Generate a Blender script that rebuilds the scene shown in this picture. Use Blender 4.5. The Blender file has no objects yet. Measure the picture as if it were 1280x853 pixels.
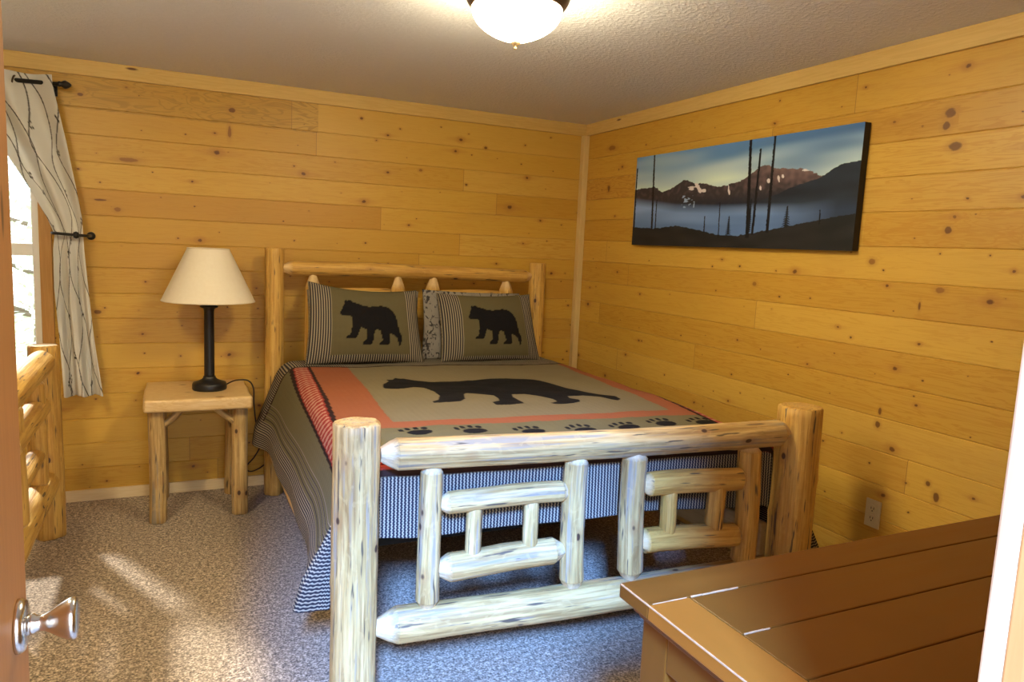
import bpy, bmesh, math, random
import numpy as np
from mathutils import Vector, Matrix, noise

scene = bpy.context.scene
COL = scene.collection
PI = math.pi
random.seed(7)

# ------------------------------------------------------------------ data
BEAR = [(-1.721,-1.133),(-1.728,-1.188),(-1.700,-1.201),(-1.642,-1.199),(-1.580,-1.184),(-1.536,-1.208),(-1.521,-1.295),(-1.526,-1.413),(-1.556,-1.482),(-1.592,-1.498),(-1.591,-1.522),(-1.520,-1.533),(-1.465,-1.534),(-1.434,-1.498),(-1.405,-1.408),(-1.379,-1.367),(-1.323,-1.393),(-1.262,-1.427),(-1.262,-1.486),(-1.282,-1.545),(-1.325,-1.566),(-1.327,-1.609),(-1.252,-1.632),(-1.189,-1.617),(-1.178,-1.569),(-1.180,-1.479),(-1.159,-1.416),(-1.096,-1.430),(-1.047,-1.489),(-1.008,-1.564),(-1.014,-1.608),(-1.061,-1.634),(-1.050,-1.656),(-0.953,-1.660),(-0.909,-1.645),(-0.893,-1.610),(-0.922,-1.564),(-0.906,-1.520),(-0.828,-1.524),(-0.759,-1.574),(-0.735,-1.640),(-0.710,-1.665),(-0.679,-1.639),(-0.668,-1.574),(-0.722,-1.513),(-0.769,-1.424),(-0.807,-1.342),(-0.834,-1.236),(-0.867,-1.132),(-0.923,-1.071),(-1.006,-1.029),(-1.110,-1.034),(-1.220,-1.061),(-1.345,-1.052),(-1.445,-1.024),(-1.514,-0.970),(-1.551,-0.914),(-1.580,-0.908),(-1.591,-0.890),(-1.618,-0.933),(-1.652,-0.935),(-1.650,-0.982),(-1.678,-1.031),(-1.703,-1.071)]
PAWS = [(-1.805,-1.925),(-1.590,-1.955),(-1.360,-2.005),(-1.14,-2.04),(-0.935,-2.045),(-0.740,-2.035),(-0.545,-2.06)]
PBEAR = [(0.255,0.634),(0.264,0.607),(0.308,0.604),(0.352,0.598),(0.363,0.554),(0.357,0.464),(0.341,0.357),(0.308,0.330),(0.310,0.304),(0.385,0.300),(0.407,0.357),(0.434,0.455),(0.451,0.438),(0.476,0.420),(0.476,0.286),(0.448,0.255),(0.451,0.229),(0.522,0.229),(0.536,0.286),(0.547,0.393),(0.571,0.429),(0.596,0.411),(0.607,0.357),(0.621,0.286),(0.593,0.250),(0.596,0.221),(0.676,0.229),(0.684,0.366),(0.703,0.366),(0.747,0.321),(0.760,0.250),(0.769,0.200),(0.782,0.232),(0.797,0.321),(0.791,0.357),(0.771,0.393),(0.764,0.536),(0.747,0.625),(0.720,0.696),(0.681,0.741),(0.626,0.759),(0.571,0.754),(0.516,0.741),(0.473,0.746),(0.418,0.777),(0.368,0.795),(0.352,0.821),(0.335,0.818),(0.330,0.800),(0.313,0.814),(0.299,0.807),(0.302,0.786),(0.286,0.732),(0.275,0.688)]
RIDGE = [(0.0,0.636),(0.072,0.640),(0.117,0.655),(0.173,0.583),(0.215,0.611),(0.263,0.657),(0.288,0.696),(0.322,0.675),(0.349,0.645),(0.394,0.638),(0.439,0.610),(0.464,0.589),(0.504,0.598),(0.548,0.621),(0.581,0.638),(0.601,0.668),(0.630,0.719),(0.655,0.747),(0.675,0.753),(0.711,0.711),(0.740,0.709),(0.778,0.690),(0.809,0.689),(0.833,0.666),(0.859,0.636),(0.878,0.606),(0.893,0.628),(0.916,0.662),(0.940,0.692),(0.963,0.694),(0.981,0.696),(1.0,0.702)]
HILL = [(0.0,0.0),(0.60,0.36),(0.622,0.408),(0.662,0.442),(0.720,0.480),(0.775,0.536),(0.828,0.568),(0.878,0.600),(0.916,0.662),(0.940,0.692),(1.0,0.706)]
GROUND = [(0.0,0.205),(0.120,0.188),(0.266,0.214),(0.374,0.173),(0.476,0.122),(0.568,0.113),(0.653,0.147),(0.732,0.181),(0.823,0.222),(0.908,0.260),(1.0,0.294)]
FOGTOP = [(0.0,0.521),(0.155,0.463),(0.257,0.425),(0.465,0.393),(0.622,0.389),(0.817,0.371),(0.903,0.393),(1.0,0.40)]
TRUNKS = [(0.006,0.879,0.007,0.205,0.013),(0.109,1.05,0.122,0.203,0.015),(0.141,0.506,0.143,0.203,0.009),(0.596,1.05,0.615,0.124,0.020),(0.642,0.907,0.636,0.15,0.014),(0.696,1.05,0.696,0.169,0.016),(0.481,0.44,0.485,0.122,0.007),(0.412,0.31,0.413,0.167,0.008),(0.884,0.333,0.886,0.241,0.007)]
FIRS = [(0.529,0.303,0.12,0.030),(0.767,0.376,0.19,0.040),(0.62,0.45,0.15,0.02)]
SNOW = [(0.357,0.632,.010,.03),(0.373,0.570,.012,.05),(0.330,0.59,.018,.015),(0.397,0.563,.01,.02),(0.34,0.61,.03,.010),(0.518,0.544,.006,.05),(0.655,0.555,.006,.03),(0.686,0.606,.008,.018),(0.724,0.615,.007,.03),(0.738,0.640,.006,.02),(0.823,0.672,.015,.010)]

# ------------------------------------------------------------------ helpers
def link(o, parent=None):
    COL.objects.link(o)
    if parent is not None:
        o.parent = parent
    return o

def tag(o, label=None, cat=None, group=None, kind=None):
    if label: o['label'] = label
    if cat: o['category'] = cat
    if group: o['group'] = group
    if kind: o['kind'] = kind
    return o

def empty(name, loc=(0, 0, 0), rz=0.0, label=None, cat=None, group=None):
    o = bpy.data.objects.new(name, None)
    o.empty_display_size = .1
    o.location = loc
    o.rotation_euler = (0, 0, rz)
    link(o)
    return tag(o, label, cat, group)

def mesh_obj(name, bm, mat, parent=None, smooth=False):
    me = bpy.data.meshes.new(name)
    bmesh.ops.recalc_face_normals(bm, faces=bm.faces)
    if smooth:
        for f in bm.faces: f.smooth = True
    bm.to_mesh(me)
    bm.free()
    o = bpy.data.objects.new(name, me)
    if mat is not None:
        for m in (mat if isinstance(mat, (list, tuple)) else [mat]):
            me.materials.append(m)
    return link(o, parent)

def box(bm, x0, x1, y0, y1, z0, z1, bev=0.0, seg=2, mi=0):
    r = bmesh.ops.create_cube(bm, size=1.0)
    vs = r['verts']
    for v in vs:
        v.co = Vector(((x0 + x1) / 2 + v.co.x * (x1 - x0), (y0 + y1) / 2 + v.co.y * (y1 - y0), (z0 + z1) / 2 + v.co.z * (z1 - z0)))
    fs = {f for v in vs for f in v.link_faces}
    for f in fs: f.material_index = mi
    if bev > 0:
        es = list({e for v in vs for e in v.link_edges})
        bmesh.ops.bevel(bm, geom=es, offset=bev, segments=seg, affect='EDGES', profile=.6)
    return bm

def nb(*a, **k):
    return box(bmesh.new(), *a, **k)

def lathe(bm, prof, n=40, M=None, cap=True):
    """prof: list of (radius, height) along local z."""
    M = M or Matrix.Identity(4)
    rings = []
    for r, h in prof:
        if r < 1e-5:
            rings.append([bm.verts.new(M @ Vector((0, 0, h)))])
        else:
            rings.append([bm.verts.new(M @ Vector((r * math.cos(2 * PI * i / n), r * math.sin(2 * PI * i / n), h))) for i in range(n)])
    for a, b in zip(rings, rings[1:]):
        for i in range(n):
            j = (i + 1) % n
            if len(a) == 1 and len(b) == 1: continue
            if len(a) == 1: bm.faces.new((a[0], b[j], b[i]))
            elif len(b) == 1: bm.faces.new((a[i], a[j], b[0]))
            else: bm.faces.new((a[i], a[j], b[j], b[i]))
    if cap:
        for rg in (rings[0], rings[-1]):
            if len(rg) > 2: bm.faces.new(rg)
    return bm

def axis_matrix(p0, p1):
    d = (Vector(p1) - Vector(p0))
    q = d.to_track_quat('Z', 'Y')
    return Matrix.Translation(Vector(p0)) @ q.to_matrix().to_4x4(), d.length

def tube(bm, pts, r, n=8, cap=True, closed=False):
    pts = [Vector(p) for p in pts]
    rings = []
    N = len(pts)
    up = Vector((0, 0, 1))
    prev = None
    for i, p in enumerate(pts):
        a = pts[(i - 1) % N] if (closed or i > 0) else p
        b = pts[(i + 1) % N] if (closed or i < N - 1) else p
        t = (b - a).normalized()
        if prev is None:
            ref = up if abs(t.z) < .9 else Vector((1, 0, 0))
            x = t.cross(ref).normalized()
        else:
            x = (prev - t * prev.dot(t)).normalized()
        prev = x
        y = t.cross(x)
        rr = r[i] if isinstance(r, (list, tuple)) else r
        rings.append([bm.verts.new(p + (x * math.cos(2 * PI * k / n) + y * math.sin(2 * PI * k / n)) * rr) for k in range(n)])
    lim = N if closed else N - 1
    for i in range(lim):
        a, b = rings[i], rings[(i + 1) % N]
        for k in range(n):
            j = (k + 1) % n
            bm.faces.new((a[k], a[j], b[j], b[k]))
    if cap and not closed:
        bm.faces.new(rings[0]); bm.faces.new(rings[-1])
    return bm

def catmull(pts, n=8):
    pts = [Vector(p) for p in pts]
    out = []
    P = [pts[0]] + pts + [pts[-1]]
    for i in range(1, len(P) - 2):
        p0, p1, p2, p3 = P[i - 1], P[i], P[i + 1], P[i + 2]
        for k in range(n):
            t = k / n
            out.append(.5 * ((2 * p1) + (-p0 + p2) * t + (2 * p0 - 5 * p1 + 4 * p2 - p3) * t * t + (-p0 + 3 * p1 - 3 * p2 + p3) * t ** 3))
    out.append(pts[-1])
    return out

# ------------------------------------------------------------------ materials
def srgb(r, g, b):
    f = lambda c: (c / 255 / 12.92) if c / 255 <= .04045 else ((c / 255 + .055) / 1.055) ** 2.4
    return (f(r), f(g), f(b))

class NT:
    """small node helper"""
    def __init__(s, name, rough=.6, spec=.3):
        s.m = bpy.data.materials.new(name)
        s.m.use_nodes = True
        s.t = s.m.node_tree
        s.b = s.t.nodes['Principled BSDF']
        s.b.inputs['Roughness'].default_value = rough
        s.b.inputs['Specular IOR Level'].default_value = spec
    def n(s, ty, **kw):
        nd = s.t.nodes.new(ty)
        for k, v in kw.items(): setattr(nd, k, v)
        return nd
    def set(s, sock, v):
        if isinstance(v, bpy.types.NodeSocket): s.t.links.new(v, sock)
        elif isinstance(v, (tuple, list)):
            v = tuple(v)
            if sock.type == 'RGBA' and len(v) == 3: v = v + (1,)
            sock.default_value = v
        else: sock.default_value = v
    def math(s, op, a, b=None, c=None, clamp=False):
        nd = s.n('ShaderNodeMath', operation=op, use_clamp=clamp)
        for i, v in enumerate((a, b, c)):
            if v is not None: s.set(nd.inputs[i], v)
        return nd.outputs[0]
    def vmath(s, op, a, b=None):
        nd = s.n('ShaderNodeVectorMath', operation=op)
        s.set(nd.inputs[0], a)
        if b is not None: s.set(nd.inputs[1], b)
        return nd.outputs[0]
    def sep(s, v):
        nd = s.n('ShaderNodeSeparateXYZ'); s.set(nd.inputs[0], v); return nd.outputs
    def comb(s, x, y, z):
        nd = s.n('ShaderNodeCombineXYZ')
        for i, v in enumerate((x, y, z)): s.set(nd.inputs[i], v)
        return nd.outputs[0]
    def noise(s, vec, scale=5, detail=3, rough=.5, dist=0.0, col=False):
        nd = s.n('ShaderNodeTexNoise')
        s.set(nd.inputs['Vector'], vec)
        nd.inputs['Scale'].default_value = scale
        nd.inputs['Detail'].default_value = detail
        nd.inputs['Roughness'].default_value = rough
        nd.inputs['Distortion'].default_value = dist
        return nd.outputs['Color' if col else 'Fac']
    def white(s, vec):
        nd = s.n('ShaderNodeTexWhiteNoise', noise_dimensions='3D')
        s.set(nd.inputs['Vector'], vec)
        return nd.outputs['Value'], nd.outputs['Color']
    def ramp(s, fac, stops):
        nd = s.n('ShaderNodeValToRGB')
        el = nd.color_ramp.elements
        while len(el) > len(stops): el.remove(el[-1])
        while len(el) < len(stops): el.new(.5)
        for e, (p, c) in zip(el, stops):
            e.position = p; e.color = (c[0], c[1], c[2], 1) if len(c) == 3 else c
        s.set(nd.inputs[0], fac)
        return nd.outputs[0]
    def smooth(s, v, a, b, lo=0.0, hi=1.0):
        nd = s.n('ShaderNodeMapRange', interpolation_type='SMOOTHSTEP')
        s.set(nd.inputs[0], v)
        nd.inputs[1].default_value = a; nd.inputs[2].default_value = b
        nd.inputs[3].default_value = lo; nd.inputs[4].default_value = hi
        return nd.outputs[0]
    def mix(s, fac, a, b, mode='MIX'):
        nd = s.n('ShaderNodeMix', data_type='RGBA', blend_type=mode)
        s.set(nd.inputs[0], fac); s.set(nd.inputs[6], a); s.set(nd.inputs[7], b)
        return nd.outputs[2]
    def attr(s, name, out='Vector'):
        nd = s.n('ShaderNodeAttribute', attribute_name=name)
        return nd.outputs[out]
    def coord(s, out):
        return s.n('ShaderNodeTexCoord').outputs[out]
    def color(s, c):
        s.set(s.b.inputs['Base Color'], c)
    def bump(s, h, strength=.3, dist=.01):
        nd = s.n('ShaderNodeBump')
        nd.inputs['Strength'].default_value = strength
        nd.inputs['Distance'].default_value = dist
        s.set(nd.inputs['Height'], h)
        s.t.links.new(nd.outputs[0], s.b.inputs['Normal'])

def plain(name, c, rough=.5, metal=0.0, spec=.4, var=.08, scale=12):
    N = NT(name, rough, spec)
    n = N.noise(N.coord('Object'), scale, 4)
    N.color(N.mix(n, tuple(x * (1 - var) for x in c), tuple(min(1, x * (1 + var)) for x in c)))
    N.b.inputs['Metallic'].default_value = metal
    return N.m

P_ROW = 0.14
Z_LINE = 2.1465        # first plank joint under the crown

def plank_material(seed, spots=(), boards=()):
    """knotty pine tongue and groove; UV is metric (u along the board, v = height)"""
    N = NT('knotty_pine_%d' % seed, .42, .35)
    uv = N.n('ShaderNodeUVMap').outputs[0]
    u, v, _ = N.sep(uv)
    vr = N.math('DIVIDE', N.math('SUBTRACT', v, Z_LINE), P_ROW)
    vr = N.math('MINIMUM', vr, .999)          # the top board is one board
    row = N.math('FLOOR', vr)
    fv = N.math('SUBTRACT', vr, row)
    rr, _c = N.white(N.comb(row, seed, 1.3))
    us = N.math('ADD', N.math('DIVIDE', u, 3.4), N.math('MULTIPLY', rr, 5.0))
    segm = N.math('FLOOR', us)
    fu = N.math('SUBTRACT', us, segm)
    br, bc = N.white(N.comb(row, segm, seed + 4.7))
    b1, b2, b3 = N.sep(bc)
    # knots: one candidate in each cell, position and size by hash
    def knots(cell, off, rmin, rmax, chance):
        cu = N.math('ADD', N.math('DIVIDE', u, cell), N.math('MULTIPLY', rr, 9.0 + off))
        ci = N.math('FLOOR', cu)
        cf = N.math('SUBTRACT', cu, ci)
        kr, kc = N.white(N.comb(ci, row, seed + off))
        k1, k2, k3 = N.sep(kc)
        kx = N.math('MULTIPLY_ADD', k1, .5, .25)
        ky = N.math('MULTIPLY_ADD', k2, .8, .1)
        dx = N.math('MULTIPLY', N.math('SUBTRACT', cf, kx), cell)
        dy = N.math('MULTIPLY', N.math('SUBTRACT', fv, ky), P_ROW)
        wob = N.math('MULTIPLY', N.math('SUBTRACT', N.noise(uv, 60, 2), .5), .010)
        d = N.math('ADD', N.math('SQRT', N.math('ADD', N.math('MULTIPLY', N.math('MULTIPLY', dx, dx), .55), N.math('MULTIPLY', dy, dy))), wob)
        on = N.math('LESS_THAN', kr, chance)
        rad = N.math('MULTIPLY_ADD', N.math('POWER', k3, 2.2), rmax - rmin, rmin)
        q = N.math('DIVIDE', d, rad)
        core = N.math('MULTIPLY', N.smooth(q, 1.15, .55), on)
        halo = N.math('MULTIPLY', N.smooth(q, 3.6, .9), on)
        long_ = N.math('SQRT', N.math('ADD', N.math('MULTIPLY', N.math('MULTIPLY', dx, dx), .03), N.math('MULTIPLY', dy, dy)))
        flow = N.math('MULTIPLY', N.smooth(N.math('DIVIDE', long_, rad), 2.6, .6), on)
        return core, halo, flow, dy
    c1, h1, f1, dy1 = knots(.50, 2.1, .005, .013, .50)
    c2, h2, f2, dy2 = knots(.21, 5.9, .002, .0055, .62)
    # grain follows the board, bends around big knots
    gv = N.math('ADD', v, N.math('MULTIPLY', f1, N.math('MULTIPLY', dy1, -.55)))
    gvec = N.comb(N.math('MULTIPLY', u, 1.0), N.math('MULTIPLY', gv, 16.0), N.math('MULTIPLY', br, 40.0))
    g1 = N.noise(gvec, 2.2, 4, .55, .7)
    rings = N.math('SINE', N.math('MULTIPLY', g1, 46.0))
    g2 = N.noise(N.comb(N.math('MULTIPLY', u, 3.0), N.math('MULTIPLY', gv, 120.0), br), 3.0, 3, .6)
    base = N.ramp(b1, [(0, (.55, .318, .045)), (.35, (.62, .380, .060)), (.75, (.66, .415, .070)), (.93, (.64, .405, .078)), (1, (.52, .280, .038))])
    dark = N.mix(1.0, base, (.80, .66, .45), 'MULTIPLY')
    c = N.mix(N.math('MULTIPLY', N.smooth(rings, .1, 1.0), N.math('MULTIPLY_ADD', b2, .45, .12)), base, dark)
    c = N.mix(N.math('MULTIPLY', g2, .16), c, (.42, .22, .05))
    blot = N.smooth(N.noise(N.comb(N.math('MULTIPLY', u, 1.2), N.math('MULTIPLY', v, 5.0), seed), 1.6, 2), .5, .75)
    c = N.mix(N.math('MULTIPLY', blot, .22), c, (.50, .27, .06))
    c = N.mix(N.math('MULTIPLY', f1, .30), c, (.46, .22, .045))
    c = N.mix(N.math('MULTIPLY', h1, .45), c, (.38, .17, .035))
    c = N.mix(N.math('MULTIPLY', h2, .35), c, (.38, .17, .035))
    c = N.mix(N.math('MULTIPLY', c1, .88), c, (.12, .045, .014))
    c = N.mix(N.math('MULTIPLY', c2, .85), c, (.075, .03, .012))
    # individual boards and knots that stand out on this wall
    for (ua, ub, ra, rb, colr, amt) in boards:
        m = N.math('MULTIPLY', N.math('MULTIPLY', N.math('GREATER_THAN', u, ua), N.math('LESS_THAN', u, ub)),
                   N.math('MULTIPLY', N.math('GREATER_THAN', vr, ra), N.math('LESS_THAN', vr, rb)))
        sw = N.math('SINE', N.math('MULTIPLY', N.noise(N.comb(N.math('MULTIPLY', u, 2.2), N.math('MULTIPLY', v, 11.0), ra), 1.6, 2, .4, 1.0), 52.0))
        c = N.mix(N.math('MULTIPLY', m, N.math('MULTIPLY_ADD', N.smooth(sw, .2, 1.0), amt * .8, amt * .45)), c, colr)
    for (ku, kv, ra, rb, colr) in spots:
        dx = N.math('DIVIDE', N.math('SUBTRACT', u, ku), ra); dy = N.math('DIVIDE', N.math('SUBTRACT', v, kv), rb)
        d = N.math('SQRT', N.math('ADD', N.math('MULTIPLY', dx, dx), N.math('MULTIPLY', dy, dy)))
        d = N.math('ADD', d, N.math('MULTIPLY', N.math('SUBTRACT', N.noise(uv, 45, 2), .5), .7))
        c = N.mix(N.smooth(d, 2.4, .9, 0, .4), c, (.40, .20, .04))
        c = N.mix(N.smooth(d, 1.1, .7, 0, .85), c, colr)
    # butt joint between boards
    je = N.math('MULTIPLY', N.math('MINIMUM', fu, N.math('SUBTRACT', 1.0, fu)), 3.4)
    c = N.mix(N.smooth(je, .0018, .0006), c, (.30, .15, .04))
    N.color(c)
    N.set(N.b.inputs['Roughness'], N.math('MULTIPLY_ADD', g2, .2, .32))
    N.bump(N.math('ADD', N.math('MULTIPLY', g2, .5), c1), .12, .004)
    return N.m

def trim_material(name, c0, c1, seed, axis=0):
    """clear pine board for trim: object coordinates, grain along one axis"""
    N = NT(name, .45, .35)
    x, y, z = N.sep(N.coord('Object'))
    sc = [14.0, 14.0, 14.0]; sc[axis] = .8
    vec = N.comb(N.math('MULTIPLY', x, sc[0]), N.math('MULTIPLY', y, sc[1]), N.math('MULTIPLY_ADD', z, sc[2], seed))
    g = N.noise(vec, 3.0, 4, .55, .6)
    r = N.math('SINE', N.math('MULTIPLY', g, 34.0))
    c = N.mix(N.math('MULTIPLY_ADD', r, .25, .3), c0, c1)
    sc2 = [9.0, 9.0, 9.0]; sc2[axis] = 2.2
    k = N.n('ShaderNodeTexVoronoi')
    N.set(k.inputs['Vector'], N.comb(N.math('MULTIPLY', x, sc2[0]), N.math('MULTIPLY', y, sc2[1]), N.math('MULTIPLY_ADD', z, sc2[2], seed)))
    k.inputs['Scale'].default_value = 1.1
    c = N.mix(N.smooth(k.outputs['Distance'], .10, .05), c, (.14, .06, .02))
    N.color(c)
    return N.m

def log_material(name, light, mid, dark, streak, seed, grey=.5):
    """peeled pine pole: attribute 'lc' = (x, y, length + offset) in the log's own frame"""
    N = NT(name, .5, .35)
    lc = N.attr('lc')
    x, y, z = N.sep(lc)
    v1 = N.comb(N.math('MULTIPLY', x, 14.0), N.math('MULTIPLY', y, 14.0), N.math('MULTIPLY', z, 1.3))
    g = N.noise(v1, 2.0, 5, .6, .5)
    v2 = N.comb(N.math('MULTIPLY', x, 60.0), N.math('MULTIPLY', y, 60.0), N.math('MULTIPLY', z, 2.2))
    f = N.noise(v2, 1.6, 3, .6, .2)
    c = N.ramp(g, [(.28, dark), (.45, mid), (.62, light), (.8, mid)])
    c = N.mix(N.math('MULTIPLY', N.smooth(f, .44, .66), .7), c, dark)
    s = N.noise(N.comb(N.math('MULTIPLY', x, 22.0), N.math('MULTIPLY', y, 22.0), N.math('MULTIPLY_ADD', z, 1.0, 7.7)), 1.8, 3, .6)
    c = N.mix(N.math('MULTIPLY', N.smooth(s, .52, .68), grey), c, streak)
    # flat peeled facets leave mottled scallops
    m = N.noise(N.comb(N.math('MULTIPLY', x, 9.0), N.math('MULTIPLY', y, 9.0), N.math('MULTIPLY', z, 5.0)), 3.0, 2, .5, 1.2)
    c = N.mix(N.smooth(m, .58, .64, 0, .22), c, light)
    # short dark checks and knots
    ck = N.noise(N.comb(N.math('MULTIPLY', x, 75.0), N.math('MULTIPLY', y, 75.0), N.math('MULTIPLY_ADD', z, 7.0, 3.1)), 1.0, 2, .5)
    c = N.mix(N.smooth(ck, .63, .70, 0, .85), c, (.06, .045, .035))
    k = N.n('ShaderNodeTexVoronoi')
    N.set(k.inputs['Vector'], N.comb(x, y, N.math('MULTIPLY', z, .62)))
    k.inputs['Scale'].default_value = 11.0
    kr, _k = N.white(k.outputs['Position'])
    on = N.math('LESS_THAN', kr, .6)
    d = k.outputs['Distance']
    c = N.mix(N.math('MULTIPLY', N.smooth(d, .30, .14), N.math('MULTIPLY', on, .45)), c, (.36, .19, .07))
    c = N.mix(N.math('MULTIPLY', N.smooth(d, .12, .07), on), c, (.07, .035, .02))
    N.color(c)
    tip = N.attr('tip', 'Fac')
    c = N.mix(N.math('MULTIPLY', tip, .75), c, N.mix(.35, light, (.72, .66, .56)))
    N.color(c)
    N.bump(N.math('ADD', g, N.math('MULTIPLY', f, .7)), .6, .008)
    return N.m

M_LOG = log_material('peeled_pine', (.62, .43, .18), (.50, .33, .12), (.28, .16, .055), (.27, .235, .18), 0, .9)
M_LOG_LAMPLIT = log_material('lamplit_pine', (.68, .43, .11), (.58, .34, .08), (.42, .21, .04), (.36, .20, .06), 1, .45)  # same peeled logs outside the daylight, warm lamp tone put into the colour
KD = (.13, .05, .015); KM = (.27, .115, .025)
M_WALL_B = plank_material(11, [(-2.326, 2.216, .020, .014, KD), (-2.855, 1.893, .050, .012, KM), (-3.072, 2.21, .016, .009, KD), (-2.339, 2.095, .010, .035, KM), (-2.91, 1.624, .018, .013, KM),
    (-2.993, 1.67, .030, .006, KD), (-1.586, 2.255, .011, .009, KD), (-.762, 2.158, .012, .010, KD), (-3.019, 1.064, .020, .012, KD), (-1.202, 1.976, .013, .009, KM), (-.888, 1.91, .010, .008, KD)],
    [(-4.6, -1.845, -.07, 1.6, (.40, .235, .04), .75)])
M_WALL_R = plank_material(29, [(-2.684, 2.089, .022, .019, KD), (-2.674, 2.043, .016, .018, KD), (-2.718, 1.963, .026, .017, KD), (-2.73, 1.654, .014, .015, KD), (-.338, 2.197, .045, .016, KM), (-.329, 1.933, .016, .022, KD),
    (-.75, 1.905, .014, .022, KD), (-2.414, 1.525, .017, .013, KM), (-2.726, 1.428, .020, .012, KM), (-1.748, 1.39, .015, .011, KM), (-2.529, .914, .008, .016, KD), (-2.525, .856, .013, .014, KD), (-2.772, .681, .010, .010, KD), (-2.81, .639, .013, .020, KD), (-2.65, 1.36, .006, .018, KD)],
    [(-1.0, 0.1, -2.0, -1.0, (.42, .19, .03), .55), (-4.3, -2.36, -4.0, -3.05, (.50, .25, .03), .5), (-2.72, -2.3, -.82, -.25, (.46, .24, .03), .6)])
M_CROWN_X = trim_material('crown_pine_x', (.66, .46, .15), (.57, .37, .10), 3, 0)
M_CROWN_Y = trim_material('crown_pine_y', (.70, .50, .18), (.60, .40, .12), 5, 1)
M_TRIM_Z = trim_material('trim_pine_z', (.72, .55, .24), (.64, .46, .18), 8, 2)
M_CASING = trim_material('casing_pine', (.52, .28, .08), (.42, .20, .05), 4, 2)
M_JAMB = trim_material('raw_pine', (.56, .34, .17), (.36, .17, .07), 6, 2)
M_STAIN = trim_material('stained_wood', (.46, .20, .055), (.40, .165, .042), 9, 2)
M_BASE = trim_material('base_pine', (.70, .56, .34), (.62, .47, .26), 2, 0)
M_BLACK = plain('black_metal', (.012, .011, .010), .35, .3, .5)
M_BLACKPOWDER = plain('black_enamel', (.010, .010, .011), .42, 0, .5)
M_CHROME = plain('satin_nickel', (.72, .70, .68), .22, 1.0, .5, .03)
M_BRONZE = plain('bronze', (.10, .06, .035), .35, .8, .5)
M_BRASS = plain('brushed_brass', (.62, .46, .24), .35, .7, .5)
M_VINYL = plain('white_vinyl', (.82, .83, .80), .4, 0, .4, .02)
M_IVORY = plain('ivory_plastic', (.60, .53, .28), .4, 0, .3, .02)
M_DARK = plain('dark_slot', (.03, .025, .02), .6)
M_CORD = plain('brown_cord', (.03, .016, .012), .45)

def carpet_material():
    N = NT('speckled_carpet', 1.0, .05)
    co = N.coord('Object')
    a = N.noise(co, 120, 2, .6)
    b = N.noise(co, 52, 3, .7)
    v = N.n('ShaderNodeTexVoronoi'); N.set(v.inputs['Vector'], co); v.inputs['Scale'].default_value = 240
    t = N.math('ADD', N.math('MULTIPLY', a, .55), N.math('MULTIPLY', b, .45))
    c = N.ramp(t, [(.38, (.068, .048, .029)), (.46, (.20, .148, .094)), (.53, (.36, .275, .182)), (.61, (.64, .505, .355))])
    big = N.noise(co, 2.0, 3)
    c = N.mix(N.smooth(big, .4, .65, 0, .2), c, (.22, .17, .11))
    N.color(c)
    N.bump(N.math('ADD', t, N.math('MULTIPLY', v.outputs['Distance'], .4)), .5, .008)
    N.b.inputs['Sheen Weight'].default_value = .2
    return N.m
M_CARPET = carpet_material()

def ceiling_material():
    N = NT('textured_ceiling', .9, .1)
    co = N.coord('Object')
    a = N.noise(co, 55, 4, .6)
    N.color(N.mix(a, (.72, .74, .78), (.80, .82, .86)))
    N.bump(N.smooth(a, .45, .62), .35, .006)
    return N.m
M_CEIL = ceiling_material()

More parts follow.
